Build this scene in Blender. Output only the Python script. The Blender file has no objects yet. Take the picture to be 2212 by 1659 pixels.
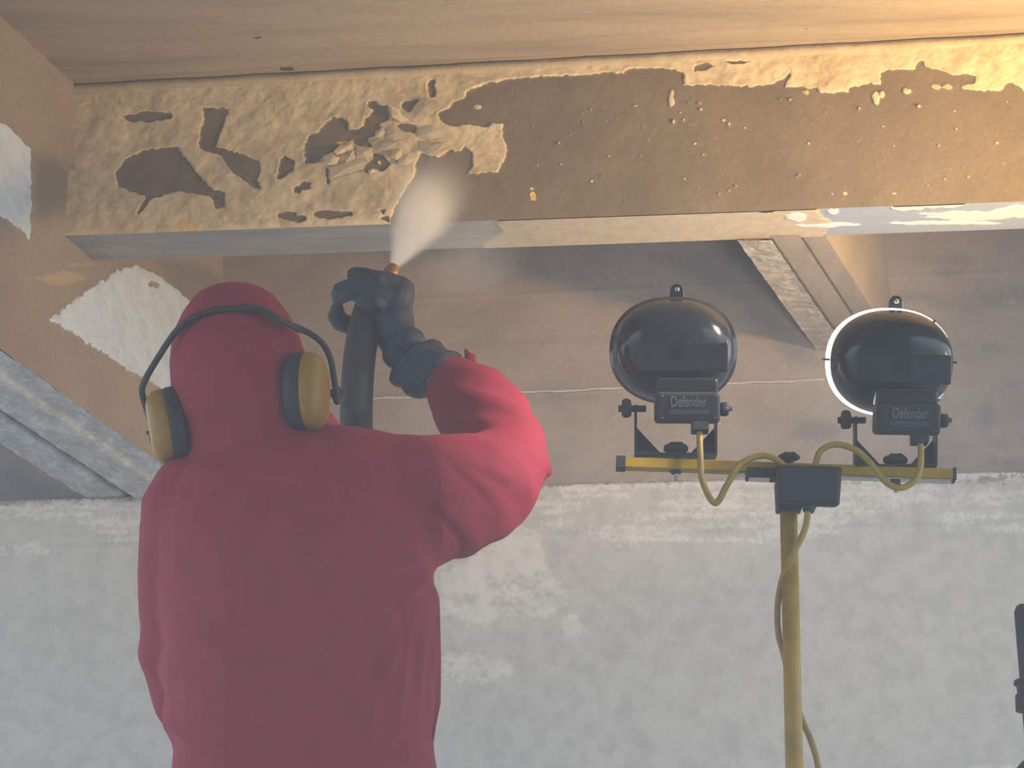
import bpy, bmesh, math, random
import numpy as np
from mathutils import Vector, Matrix, noise as mnoise

random.seed(7)
rng = np.random.default_rng(7)
SC = bpy.context.scene
COL = SC.collection

# ------------------------------------------------------------------ camera
FPX, PW, PH = 4900.0, 2212.0, 1659.0
TH = math.radians(21.2)
CAM = Vector((0, 0, 0.12))
cd = bpy.data.cameras.new('camera')
cd.sensor_width = 36.0
cd.lens = FPX / PW * 36.0
cd.clip_start = 0.05
cam = bpy.data.objects.new('camera', cd)
COL.objects.link(cam)
cam.location = CAM
cam.rotation_euler = (math.radians(90) + TH, 0, 0)
SC.camera = cam

# ------------------------------------------------------------------ world, lights, exposure
w = bpy.data.worlds.new('overcast_sky')
SC.world = w
w.use_nodes = True
wn = w.node_tree
bg = wn.nodes['Background']
tc = wn.nodes.new('ShaderNodeTexCoord')
sep = wn.nodes.new('ShaderNodeSeparateXYZ')
wn.links.new(tc.outputs['Generated'], sep.inputs[0])
mr = wn.nodes.new('ShaderNodeMapRange')
mr.inputs['From Min'].default_value = -0.1
mr.inputs['From Max'].default_value = 0.1
wn.links.new(sep.outputs['Z'], mr.inputs['Value'])
mx = wn.nodes.new('ShaderNodeMixRGB')
mx.inputs[1].default_value = (0.30, 0.32, 0.34, 1)
mx.inputs[2].default_value = (0.76, 0.87, 1.0, 1)
wn.links.new(mr.outputs[0], mx.inputs[0])
wn.links.new(mx.outputs[0], bg.inputs['Color'])
bg.inputs["Strength"].default_value = 2.35

def lamp(name, typ, loc, energy, col, target=None, **kw):
    l = bpy.data.lights.new(name, typ)
    l.energy = energy
    l.color = col
    for k, v in kw.items():
        setattr(l, k, v)
    o = bpy.data.objects.new(name, l)
    COL.objects.link(o)
    o.location = loc
    if target is not None:
        o.rotation_euler = (Vector(target) - Vector(loc)).to_track_quat('-Z', 'Y').to_euler()
    return o

# halogen flood standing outside the frame on the right, aimed up at the beam
lamp('halogen_flood', 'SPOT', (1.95, 4.18, 1.98), 235, (1.0, 0.60, 0.20), (0.45, 4.72, 2.93), spot_size=math.radians(96), spot_blend=1.0, shadow_soft_size=0.10)
# second head of the same flood, turned towards the worker
lamp('halogen_flood_low', 'SPOT', (1.25, 3.66, 2.25), 200, (1.0, 0.84, 0.74), (0.04, 4.12, 1.60), spot_size=math.radians(23), spot_blend=0.9, shadow_soft_size=0.10)
SC.view_settings.view_transform = 'Standard'
SC.view_settings.look = 'None'
SC.view_settings.gamma = 1.0
SC.view_settings.use_curve_mapping = False
SC.view_settings.exposure = 0.0
cy = SC.cycles
cy.use_denoising = True
cy.max_bounces = 4
cy.diffuse_bounces = 2
cy.glossy_bounces = 2
cy.transmission_bounces = 2
cy.volume_bounces = 2
cy.transparent_max_bounces = 8
cy.sample_clamp_indirect = 4.0
cy.caustics_reflective = False
cy.caustics_refractive = False
cy.volume_step_rate = 1.0
cy.volume_max_steps = 48

# ------------------------------------------------------------------ helpers
CT, ST = math.cos(TH), math.sin(TH)

def ray(px, py):
    a, b = px - PW / 2, PH / 2 - py
    return Vector((a, FPX * CT - b * ST, FPX * ST + b * CT))

def atY(px, py, Y):
    d = ray(px, py)
    return CAM + d * (Y / d.y)

def atZ(px, py, z):
    d = ray(px, py)
    return CAM + d * ((z - CAM.z) / d.z)

def onplane(px, py, O, n):
    d = ray(px, py)
    return CAM + d * ((Vector(O) - CAM).dot(n) / d.dot(n))

def scale_at(p):          # metres per photo pixel at a point
    return ((p - CAM).dot(Vector((0, CT, ST)))) / FPX

ORG = {}

def tag(o, label=None, cat=None, group=None, kind=None):
    if label: o['label'] = label
    if cat: o['category'] = cat
    if group: o['group'] = group
    if kind: o['kind'] = kind
    return o

def empty(name, loc):
    o = bpy.data.objects.new(name, None)
    COL.objects.link(o)
    o.location = loc
    ORG[o] = Vector(loc)
    return o

def link(name, me, mat, parent=None, smooth=True):
    if mat is not None and not me.materials:
        me.materials.append(mat)
    if smooth:
        me.polygons.foreach_set('use_smooth', [True] * len(me.polygons))
    o = bpy.data.objects.new(name, me)
    COL.objects.link(o)
    org = Vector((0, 0, 0))
    if parent is not None:
        o.parent = parent
        org = ORG[parent]
        me.transform(Matrix.Translation(-org))
    ORG[o] = org
    return o

def obj(name, bm, mat, parent=None, smooth=True):
    me = bpy.data.meshes.new(name)
    bm.normal_update()
    bm.to_mesh(me)
    bm.free()
    return link(name, me, mat, parent, smooth)

def bevelled(o, wdt=0.003, seg=2):
    m = o.modifiers.new('bevel', 'BEVEL')
    m.width = wdt
    m.segments = seg
    m.limit_method = 'ANGLE'
    m.angle_limit = math.radians(40)
    n = o.modifiers.new('wn', 'WEIGHTED_NORMAL')
    return o

def frame(d, up=Vector((0, 0, 1))):
    d = d.normalized()
    if abs(d.dot(up)) > 0.95:
        up = Vector((0, 1, 0))
    a = d.cross(up).normalized()
    return a, a.cross(d).normalized()

def add_rings(bm, rings, cap=True):
    vs = [[bm.verts.new(p) for p in r] for r in rings]
    n = len(rings[0])
    for i in range(len(vs) - 1):
        for j in range(n):
            bm.faces.new((vs[i][j], vs[i][(j + 1) % n], vs[i + 1][(j + 1) % n], vs[i + 1][j]))
    if cap:
        bm.faces.new(vs[0][::-1])
        bm.faces.new(vs[-1])

def add_tube(bm, pts, rad, seg=14, round_ends=True):
    pts = [Vector(p) for p in pts]
    if not hasattr(rad, '__len__'):
        rad = [rad] * len(pts)
    rad = list(rad)
    P, R = list(pts), list(rad)
    if round_ends:
        d0 = (pts[0] - pts[1]).normalized()
        d1 = (pts[-1] - pts[-2]).normalized()
        P = [pts[0] + d0 * rad[0] * 0.95, pts[0] + d0 * rad[0] * 0.7] + P + [pts[-1] + d1 * rad[-1] * 0.7, pts[-1] + d1 * rad[-1] * 0.95]
        R = [rad[0] * 0.28, rad[0] * 0.72] + R + [rad[-1] * 0.72, rad[-1] * 0.28]
    a = None
    rings = []
    for i, p in enumerate(P):
        d = (P[min(i + 1, len(P) - 1)] - P[max(i - 1, 0)]).normalized()
        if a is None:
            a, b = frame(d)
        else:
            a = (a - d * a.dot(d)).normalized()
            b = a.cross(d).normalized()
        rings.append([p + a * R[i] * math.cos(2 * math.pi * k / seg) + b * R[i] * math.sin(2 * math.pi * k / seg) for k in range(seg)])
    add_rings(bm, rings)

def spline(pts, n=10):
    P = [Vector(p) for p in pts]
    out = []
    for i in range(len(P) - 1):
        p0, p1, p2, p3 = P[max(i - 1, 0)], P[i], P[i + 1], P[min(i + 2, len(P) - 1)]
        for k in range(n):
            t = k / n
            out.append(0.5 * ((2 * p1) + (p2 - p0) * t + (2 * p0 - 5 * p1 + 4 * p2 - p3) * t * t + (3 * p1 - p0 - 3 * p2 + p3) * t ** 3))
    out.append(P[-1])
    return out

def add_box(bm, c, hx, hy, hz):
    c = Vector(c)
    v = [bm.verts.new(c + hx * sx + hy * sy + hz * sz) for sx in (-1, 1) for sy in (-1, 1) for sz in (-1, 1)]
    for f in ((0, 1, 3, 2), (4, 6, 7, 5), (0, 4, 5, 1), (2, 3, 7, 6), (0, 2, 6, 4), (1, 5, 7, 3)):
        bm.faces.new([v[i] for i in f])

def add_prism(bm, poly, d):
    a = [bm.verts.new(Vector(p)) for p in poly]
    b = [bm.verts.new(Vector(p) + d) for p in poly]
    n = len(a)
    bm.faces.new(a[::-1])
    bm.faces.new(b)
    for i in range(n):
        bm.faces.new((a[i], a[(i + 1) % n], b[(i + 1) % n], b[i]))

def evaluated(o):
    dg = bpy.context.evaluated_depsgraph_get()
    dg.update()
    return bpy.data.meshes.new_from_object(o.evaluated_get(dg))

def remeshed(bm, voxel, smooth_it=6, fac=0.5):
    bmesh.ops.recalc_face_normals(bm, faces=bm.faces)
    me = bpy.data.meshes.new('tmp')
    bm.to_mesh(me)
    bm.free()
    o = bpy.data.objects.new('tmp', me)
    COL.objects.link(o)
    r = o.modifiers.new('r', 'REMESH')
    r.mode = 'VOXEL'
    r.voxel_size = voxel
    s = o.modifiers.new('s', 'SMOOTH')
    s.factor = fac
    s.iterations = smooth_it
    m2 = evaluated(o)
    bpy.data.objects.remove(o)
    return m2

def coords(me):
    a = np.empty(len(me.vertices) * 3)
    me.vertices.foreach_get('co', a)
    return a.reshape(-1, 3)

def normals(me):
    a = np.empty(len(me.vertices) * 3, dtype=np.float32)
    me.vertex_normals.foreach_get('vector', a)
    return a.reshape(-1, 3).astype(float)

def setco(me, a):
    me.vertices.foreach_set('co', a.ravel())
    me.update()

# smooth value noise, numpy
def vnoise(p, seed=0):
    p = np.asarray(p, float)
    i = np.floor(p).astype(np.int64)
    f = p - i
    f = f * f * (3 - 2 * f)
    def h(ix, iy, iz):
        n = ix * 374761393 + iy * 668265263 + iz * 2147483647 + seed * 974711
        n = (n ^ (n >> 13)) * 1274126177
        n = n & 0x7fffffff
        n = (n ^ (n >> 16)) & 0xffff
        return n / 65535.0
    r = 0
    for dx in (0, 1):
        for dy in (0, 1):
            for dz in (0, 1):
                wt = (f[..., 0] if dx else 1 - f[..., 0]) * (f[..., 1] if dy else 1 - f[..., 1]) * (f[..., 2] if dz else 1 - f[..., 2])
                r = r + wt * h(i[..., 0] + dx, i[..., 1] + dy, i[..., 2] + dz)
    return r * 2 - 1

def fbm(p, oct=4, seed=0):
    r, a = 0, 1.0
    for k in range(oct):
        r = r + a * vnoise(np.asarray(p) * 2 ** k, seed + k)
        a *= 0.5
    return r / 1.9

def poly_sdf(q, poly):            # positive inside
    poly = np.asarray(poly, float)
    d = np.full(len(q), 1e9)
    inside = np.zeros(len(q), bool)
    n = len(poly)
    for i in range(n):
        a, b = poly[i], poly[(i + 1) % n]
        e = b - a
        wv = q - a
        t = np.clip((wv @ e) / max(e @ e, 1e-12), 0, 1)
        dd = wv - t[:, None] * e
        d = np.minimum(d, (dd ** 2).sum(1))
        c = ((a[1] > q[:, 1]) != (b[1] > q[:, 1]))
        xi = a[0] + (q[:, 1] - a[1]) / (e[1] if abs(e[1]) > 1e-12 else 1e-12) * e[0]
        inside ^= c & (q[:, 0] < xi)
    d = np.sqrt(d)
    return np.where(inside, d, -d)

def jag(poly, amp, step, seed=0):      # subdivide an outline and make it ragged (metres)
    r = np.random.default_rng(seed)
    out = []
    n = len(poly)
    for i in range(n):
        a, b = np.array(poly[i]), np.array(poly[(i + 1) % n])
        L = np.linalg.norm(b - a)
        k = max(1, int(L / step))
        nn = np.array([-(b - a)[1], (b - a)[0]]) / max(L, 1e-9)
        for j in range(k):
            off = 0 if j == 0 else r.normal() * amp
            out.append(a + (b - a) * j / k + nn * off)
    return np.array(out)

# ------------------------------------------------------------------ materials
def new_mat(name):
    m = bpy.data.materials.new(name)
    m.use_nodes = True
    nt = m.node_tree
    b = nt.nodes['Principled BSDF']
    return m, nt, b

def N(nt, typ, **kw):
    n = nt.nodes.new(typ)
    for k, v in kw.items():
        if hasattr(n, k): setattr(n, k, v)
        else: n.inputs[k].default_value = v
    return n

def rgb(c):
    return (c[0], c[1], c[2], 1)

def tex(nt, scale, detail=6, rough=0.6, stretch=None, dist=0.0):
    t = N(nt, 'ShaderNodeTexNoise')
    t.inputs['Scale'].default_value = scale
    t.inputs['Detail'].default_value = detail
    t.inputs['Roughness'].default_value = rough
    t.inputs['Distortion'].default_value = dist
    c = N(nt, 'ShaderNodeTexCoord')
    if stretch:
        mp = N(nt, 'ShaderNodeMapping')
        mp.inputs['Scale'].default_value = stretch
        nt.links.new(c.outputs['Object'], mp.inputs[0])
        nt.links.new(mp.outputs[0], t.inputs['Vector'])
    else:
        nt.links.new(c.outputs['Object'], t.inputs['Vector'])
    return t.outputs['Fac']

def ramp(nt, v, lo, hi, a=0.0, b=1.0):
    m = N(nt, 'ShaderNodeMapRange')
    m.interpolation_type = 'SMOOTHSTEP'
    m.inputs['From Min'].default_value = lo
    m.inputs['From Max'].default_value = hi
    m.inputs['To Min'].default_value = a
    m.inputs['To Max'].default_value = b
    nt.links.new(v, m.inputs['Value'])
    return m.outputs[0]

def mixc(nt, f, a, b, mode='MIX'):
    m = N(nt, 'ShaderNodeMixRGB')
    m.blend_type = mode
    for s, x in ((0, f), (1, a), (2, b)):
        if isinstance(x, (int, float)): m.inputs[s].default_value = x
        elif isinstance(x, tuple): m.inputs[s].default_value = rgb(x)
        else: nt.links.new(x, m.inputs[s])
    return m.outputs[0]

def math_(nt, op, a, b):
    m = N(nt, 'ShaderNodeMath')
    m.operation = op
    for s, x in ((0, a), (1, b)):
        if isinstance(x, (int, float)): m.inputs[s].default_value = x
        else: nt.links.new(x, m.inputs[s])
    return m.outputs[0]

def attr(nt, name):
    a = N(nt, 'ShaderNodeAttribute')
    a.attribute_name = name
    return a.outputs['Fac']

def bump(nt, b, h, strength=0.4, dist=0.01):
    n = N(nt, 'ShaderNodeBump')
    n.inputs['Strength'].default_value = strength
    n.inputs['Distance'].default_value = dist
    nt.links.new(h, n.inputs['Height'])
    nt.links.new(n.outputs[0], b.inputs['Normal'])

def concrete(name, base, vary, coat=None, coat2=None, stain_and_light=None, stretch=(1, 1, 1), scale=9, edge=0.004, rough=0.75, bmp=0.4, speck=None, coat_rough=0.6, fine=120, bdist=0.006, dirt=0.0):
    """base/vary concrete; layers drawn where the mesh attributes coat, coat2, stain_and_light (signed distance, metres) are positive"""
    m, nt, b = new_mat(name)
    big = tex(nt, scale, 7, 0.6, stretch)
    fin = tex(nt, fine, 4, 0.65)
    c = mixc(nt, ramp(nt, big, 0.35, 0.68), base, vary)
    c = mixc(nt, ramp(nt, fin, 0.3, 0.75, 0.0, 0.45), c, tuple(x * 0.62 for x in base))
    rv = ramp(nt, big, 0.3, 0.7, rough - 0.12, rough + 0.12)
    en = math_(nt, 'MULTIPLY', math_(nt, 'SUBTRACT', tex(nt, 70, 5, 0.7), 0.5), edge * 2.6)
    for an, colr in (('stain_and_light', stain_and_light), ('coat', coat), ('coat2', coat2)):
        if colr is None: continue
        a = math_(nt, 'ADD', attr(nt, an), en)
        if an == 'stain_and_light':
            f = ramp(nt, a, -0.02, 0.03, 0.0, 0.85)
            c = mixc(nt, f, c, colr)
        else:
            f = ramp(nt, a, -edge * 0.25, edge * 0.25)
            cc = mixc(nt, ramp(nt, tex(nt, scale * 4, 5, 0.6), 0.35, 0.7), colr, tuple(x * 0.84 for x in colr))
            if dirt: cc = mixc(nt, ramp(nt, tex(nt, 11, 8, 0.72, None, 0.6), 0.42, 0.66, 0.0, dirt), cc, tuple(x * y for x, y in zip(colr, (0.62, 0.56, 0.50))))
            cc = mixc(nt, ramp(nt, fin, 0.3, 0.8, 0.0, 0.3), cc, tuple(x * 0.7 for x in colr))
            c = mixc(nt, f, c, cc)
            rv = mixc(nt, f, rv, (coat_rough,) * 3)
    if speck:
        s = tex(nt, 260, 1, 0.4)
        c = mixc(nt, ramp(nt, s, 0.74, 0.78), c, speck)
    nt.links.new(c, b.inputs['Base Color'])
    nt.links.new(rv, b.inputs['Roughness'])
    b.inputs['Specular IOR Level'].default_value = 0.35
    h = math_(nt, 'ADD', math_(nt, 'MULTIPLY', fin, 0.5), big)
    bump(nt, b, h, bmp, bdist)
    return m

def plain(name, col, rough=0.5, metal=0.0, spec=0.5, bmp=0.0, scale=60, var=0.15, coat=0.0):
    m, nt, b = new_mat(name)
    t = tex(nt, scale, 5, 0.6)
    c = mixc(nt, ramp(nt, t, 0.35, 0.7), col, tuple(x * (1 - var) for x in col))
    nt.links.new(c, b.inputs['Base Color'])
    b.inputs['Roughness'].default_value = rough
    b.inputs['Metallic'].default_value = metal
    b.inputs['Specular IOR Level'].default_value = spec
    b.inputs['Coat Weight'].default_value = coat
    if bmp: bump(nt, b, t, bmp, 0.002)
    return m

M = {}
M['beam_face'] = concrete('stripped_concrete_with_cream_paint', (0.25, 0.20, 0.135), (0.19, 0.15, 0.10), coat=(0.84, 0.70, 0.45), coat2=(0.90, 0.62, 0.26), edge=0.003, scale=5, dirt=0.75, bmp=0.35, rough=0.6)
M['beam_soffit'] = concrete('beam_soffit', (0.40, 0.395, 0.385), (0.30, 0.295, 0.285), coat=(0.62, 0.52, 0.38), coat2=(0.85, 0.84, 0.80), stain_and_light=(0.36, 0.43, 0.56), edge=0.004, scale=9, stretch=(0.4, 2.5, 1), bmp=0.3, speck=(0.75, 0.77, 0.78), rough=0.42)  # blue-grey tint paints daylight reflected at the right end
M['ceiling'] = concrete('tan_concrete_slab', (0.48, 0.40, 0.30), (0.33, 0.27, 0.20), coat=(0.12, 0.09, 0.07), scale=3.2, stretch=(0.35, 3.5, 1), bmp=0.12, rough=0.7, fine=60)
M['rib_side'] = concrete('brown_rib_side', (0.30, 0.25, 0.195), (0.36, 0.295, 0.22), coat=(0.60, 0.73, 0.90), coat2=(0.42, 0.33, 0.2), stain_and_light=(0.19, 0.17, 0.15), scale=4, bmp=0.35, edge=0.008, rough=0.7)  # pale coat tint is painted daylight; dark tint includes a painted shadow band
M['rib_soffit'] = concrete('wet_rib_soffit', (0.62, 0.63, 0.62), (0.95, 0.98, 1.0), stain_and_light=(0.10, 0.10, 0.095), scale=16, stretch=(1, 0.5, 1), bmp=1.0, rough=0.22, speck=(1, 1, 1), fine=90, bdist=0.02)
M['right_rib'] = concrete('right_rib', (0.36, 0.30, 0.24), (0.42, 0.36, 0.29), scale=6, stretch=(3, 0.6, 1), bmp=0.25)
M['right_rib_coat'] = concrete('right_rib_flaking_coat', (0.55, 0.50, 0.44), (0.36, 0.31, 0.25), scale=18, bmp=0.8, rough=0.4, speck=(0.85, 0.85, 0.85))
M['wall'] = concrete('back_wall', (0.42, 0.365, 0.325), (0.35, 0.30, 0.265), coat=(0.62, 0.61, 0.58), coat2=(0.76, 0.75, 0.71), stain_and_light=(0.25, 0.235, 0.235), scale=5, stretch=(1, 1, 1.3), bmp=0.5, edge=0.03, coat_rough=0.8)  # dark grey tint serves both stains and painted shade
M['floor'] = concrete('floor_slab', (0.58, 0.57, 0.55), (0.48, 0.47, 0.45), scale=3, bmp=0.2)

# ------------------------------------------------------------------ the setting
PSI = math.radians(5.0)
BD = Vector((math.cos(PSI), -math.sin(PSI), 0))          # along the beams
BN = Vector((math.sin(PSI), math.cos(PSI), 0))           # away from the camera
FO = Vector((0, 5.0, 0))                                 # point on main beam's face
ZT, ZS, ZR = 2.93, 2.47, 2.09                            # slab, main soffit, left rib soffit

def grid_surface(name, O, U, V, nu, nv, uv_corner=None):
    """plane patch: O + u*U + v*V ; uv_corner = function(s,t) -> (u,v) ; returns mesh, UV(m) array"""
    s, t = np.meshgrid(np.linspace(0, 1, nu), np.linspace(0, 1, nv))
    u, v = uv_corner(s.ravel(), t.ravel())
    P = np.array(O)[None] + u[:, None] * np.array(U)[None] + v[:, None] * np.array(V)[None]
    idx = np.arange(nu * nv).reshape(nv, nu)
    f = np.stack([idx[:-1, :-1].ravel(), idx[:-1, 1:].ravel(), idx[1:, 1:].ravel(), idx[1:, :-1].ravel()], 1)
    return P, f, np.stack([u, v], 1)

def mesh_from(name, P, f):
    me = bpy.data.meshes.new(name)
    me.vertices.add(len(P))
    me.vertices.foreach_set('co', np.asarray(P, float).ravel())
    me.loops.add(len(f) * 4)
    me.loops.foreach_set('vertex_index', np.asarray(f, np.int32).ravel())
    me.polygons.add(len(f))
    me.polygons.foreach_set('loop_start', np.arange(len(f), dtype=np.int32) * 4)
    me.update(calc_edges=True)
    me.validate()
    return me

def set_attr(me, name, vals):
    a = me.attributes.new(name, 'FLOAT', 'POINT')
    a.data.foreach_set('value', np.asarray(vals, np.float32))

def to_uv(pxs, O, U, V):
    n = Vector(U).cross(Vector(V)).normalized()
    out = []
    for p in pxs:
        q = onplane(p[0], p[1], O, n) - Vector(O)
        out.append((q.dot(U), q.dot(V)))
    return out

def ell(x, y, rx, ry, n=9, seed=0):
    r = random.Random(seed + int(x * 7 + y))
    return [(x + rx * (0.75 + 0.5 * r.random()) * math.cos(2 * math.pi * k / n), y + ry * (0.75 + 0.5 * r.random()) * math.sin(2 * math.pi * k / n)) for k in range(n)]

def layer(q, polys, holes=(), amp=0.0012, step=0.006, O=None, U=None, V=None, sd=0):
    d = np.full(len(q), -0.2)
    for k, p in enumerate(polys):
        pp = jag(to_uv(p, O, U, V), amp, step, sd + k)
        lo, hi = pp.min(0) - 0.05, pp.max(0) + 0.05
        m = ((q > lo) & (q < hi)).all(1)
        if m.any(): d[m] = np.maximum(d[m], poly_sdf(q[m], pp))
    for k, p in enumerate(holes):
        pp = jag(to_uv(p, O, U, V), amp, step, sd + 50 + k)
        lo, hi = pp.min(0) - 0.05, pp.max(0) + 0.05
        m = ((q > lo) & (q < hi)).all(1)
        if m.any(): d[m] = np.minimum(d[m], -poly_sdf(q[m], pp))
    return d

Z3 = Vector((0, 0, 1))
# ---- main beam -----------------------------------------------------
def face_uv(px, py):
    q = onplane(px, py, FO, BN) - FO
    return q.dot(BD), q.z
beam_root = empty('concrete_beam', atY(1106, 480, 5.0))
tag(beam_root, 'deep concrete beam across the top with cream paint peeling off its face', 'beam', kind='structure')

UL, UR = -1.30, 1.75
def top_z(u):
    a, b = face_uv(160, 185), face_uv(2212, 75)
    return a[1] + (u - a[0]) * (b[1] - a[1]) / (b[0] - a[0])
def bot_z(u):
    a, b = face_uv(65, 512), face_uv(2212, 435)
    return a[1] + (u - a[0]) * (b[1] - a[1]) / (b[0] - a[0])
P, F, Q = grid_surface('f', FO, BD, Z3, 900, 150, lambda s, t: (UL + s * (UR - UL), bot_z(UL + s * (UR - UL)) * (1 - t) + t * top_z(UL + s * (UR - UL))))
PAINT = [(120, 170), (2400, 60), (2400, 205), (2212, 200), (2201, 187), (2185, 178), (2170, 184), (2161, 197), (2106, 196), (2076, 187), (2106, 180), (2108, 165), (2086, 160), (2056, 162), (2021, 150), (2001, 145), (1991, 131), (1981, 138), (1976, 150), (1926, 152), (1901, 158), (1901, 183), (1866, 183), (1833, 190), (1833, 200), (1771, 202), (1766, 190), (1743, 192), (1726, 188), (1696, 190), (1711, 150), (1691, 172), (1666, 183), (1631, 187), (1586, 187), (1531, 183), (1476, 185), (1478, 162), (1456, 150), (1406, 147), (1356, 150), (1346, 160), (1306, 157), (1256, 163), (1206, 165), (1156, 168), (1106, 172), (1050, 182), (1025, 192), (1007, 200), (1005, 210), (980, 220), (970, 235), (945, 245), (950, 260), (970, 272), (1005, 270), (1050, 275), (1065, 265), (1087, 267), (1085, 295), (1095, 320), (1090, 345), (1075, 373), (1010, 377), (1022, 360), (1020, 330), (1005, 317), (995, 327), (970, 325), (950, 340), (925, 337), (910, 330), (900, 350), (895, 380), (870, 420), (850, 455), (842, 492), (830, 520), (20, 540)]
HOLES = [
 [(658, 312), (659, 355), (680, 354), (692, 348), (699, 335), (722, 328), (732, 316), (762, 301), (765, 312), (788, 316), (805, 319), (795, 307), (788, 297), (812, 295), (826, 278), (819, 274), (822, 266), (840, 260), (842, 248), (837, 229), (821, 227), (812, 218), (797, 219), (793, 229), (807, 238), (800, 248), (788, 255), (786, 274), (774, 281), (755, 283), (753, 269), (741, 258), (718, 255), (703, 269), (692, 279), (689, 286), (666, 295)],
 [(868, 225), (877, 219), (908, 216), (891, 235), (887, 243), (868, 234)],
 [(854, 269), (880, 267), (901, 272), (898, 289), (877, 286), (863, 279)],
 [(807, 330), (830, 337), (844, 354), (826, 372), (814, 366), (795, 375), (787, 372), (788, 359), (804, 345)],
 [(614, 335), (635, 349), (635, 366), (605, 389), (598, 380), (606, 345)],
 [(656, 392), (673, 396), (673, 408), (652, 410), (647, 420), (635, 417), (635, 406), (647, 401)],
 [(600, 460), (638, 459), (642, 466), (660, 467), (662, 476), (642, 481), (600, 471)],
 [(678, 460), (694, 456), (760, 459), (762, 467), (715, 474), (678, 469)],
 [(819, 454), (833, 455), (828, 464)], [(812, 471), (842, 470), (840, 482)],
 [(262, 250), (320, 242), (370, 247), (372, 256), (320, 265), (280, 262)],
 [(437, 232), (495, 235), (478, 280), (466, 318), (530, 335), (560, 350), (563, 370), (555, 390), (566, 410), (545, 405), (500, 370), (475, 335), (430, 320), (434, 280), (442, 258)],
 [(250, 372), (270, 345), (310, 325), (380, 318), (415, 360), (440, 392), (460, 412), (486, 416), (484, 450), (465, 452), (455, 425), (415, 416), (370, 416), (325, 432), (318, 442), (300, 466), (296, 458), (314, 426), (255, 402)],
 [(925, 178), (938, 172), (940, 208), (928, 210)], [(702, 362), (710, 366), (711, 400), (706, 398)],
 [(1500, 142), (1530, 137), (1545, 142), (1525, 152), (1500, 155)],
 [(1565, 134), (1600, 131), (1620, 134), (1585, 140)],
]
SPECKS = [ell(1451, 213, 6, 18), ell(1893, 212, 9, 14), ell(1905, 204, 5, 8), ell(1958, 197, 11, 6), ell(2023, 188, 11, 6), ell(2045, 188, 11, 6), ell(2086, 188, 9, 5), ell(1031, 232, 9, 6), ell(1563, 260, 5, 3), ell(1575, 268, 3, 5), ell(1372, 229, 4, 2), ell(1510, 223, 4, 2), ell(1740, 200, 8, 5), ell(1455, 263, 3, 5), ell(2062, 240, 3, 2), ell(1856, 235, 2, 4), ell(1985, 230, 4, 3), ell(818, 352, 4, 4)]
for k in range(70):
    x, y = random.uniform(1120, 2200), random.uniform(210, 430)
    SPECKS.append(ell(x, y, random.uniform(1, 3), random.uniform(1, 3), 5))
A = dict(O=FO, U=BD, V=Z3)
coat = layer(Q, [PAINT] + SPECKS, HOLES[:], amp=0.0016, step=0.007, **A)
coat = np.maximum(coat, layer(Q, [SPECKS[-1 - 70]], (), **A))
coat2 = layer(Q, [ell(1151, 424, 7, 10), ell(1150, 408, 5, 4), ell(1933, 418, 6, 3), ell(1826, 418, 5, 4), ell(400, 488, 30, 14), ell(128, 430, 8, 14), ell(78, 480, 6, 24), ell(745, 310, 18, 6)], (), **A)
# relief: paint skin stands proud, wrinkled and crazed on the left, worn concrete on the right
q3 = np.stack([Q[:, 0] * 28, Q[:, 1] * 28, Q[:, 0] * 0], 1)
ridge = 1 - np.abs(fbm(q3, 4, 3))
blister = np.clip(fbm(q3 * 0.45, 3, 9), 0, 1)
step = np.clip((coat + 0.0012) / 0.0024, 0, 1)
curl = np.exp(-(coat / 0.008) ** 2) * (coat > 0)
fine = fbm(q3 * 6, 2, 5)
h = step * (0.0012 + 0.0022 * fbm(q3 * 1.6, 4, 3) + 0.006 * blister + 0.0014 * curl * np.clip(fbm(q3 * .7, 2, 77) + .3, 0, 1) + 0.0015 * ridge) + (1 - step) * 0.001 * fbm(q3 * 1.4, 3, 21) + 0.0005 * fine
h = h * np.clip((Q[:, 1] - np.array([bot_z(u) for u in Q[:, 0]])) / 0.01, 0, 1)
P = P - h[:, None] * np.array(BN)[None]
me = mesh_from('beam_face', P, F)
set_attr(me, 'coat', coat); set_attr(me, 'coat2', coat2)
face = link('painted_face', me, M['beam_face'], beam_root)
if face.data.polygons[0].normal.y > 0: me.flip_normals()

# soffit of the main beam
SB = 0.155
P, F, Q = grid_surface('s', FO, BD, BN, 700, 50, lambda s, t: (UL + s * (UR - UL), t * SB + 0 * s))
P[:, 2] = np.array([bot_z(u) for u in Q[:, 0]])
def soff(pxs):
    out = []
    for p in pxs:
        q = atZ(p[0], p[1], ZS - 0.0) - FO
        out.append((q.dot(BD), q.dot(BN)))
    return out
def soff_layer(polys, amp=0.002, step=0.01, sd=0):
    d = np.full(len(Q), -0.2)
    for k, p in enumerate(polys):
        pp = jag(soff(p), amp, step, sd + k)
        d = np.maximum(d, poly_sdf(Q, pp))
    return d
c1 = soff_layer([[(1070, 480), (1200, 474), (1700, 450), (1740, 440), (1770, 470), (1800, 495), (1770, 540), (1040, 560), (1045, 535), (1080, 515)]], 0.003)
c2 = soff_layer([ell(1720, 480, 25, 10), ell(1800, 470, 14, 7), ell(2020, 452, 60, 10, 14), ell(1960, 462, 40, 7, 12), ell(2100, 478, 110, 10, 16), ell(2200, 470, 60, 14, 12), ell(1790, 498, 80, 4, 14), ell(2050, 494, 120, 4, 12), ell(1650, 465, 25, 5)], 0.0022)
c3 = soff_layer([[(1640, 440), (2500, 400), (2500, 520), (1700, 520), (1790, 500), (1760, 475), (1690, 462)]], 0.003)  # bluish daylight reflection painted along the right end of the soffit
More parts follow.
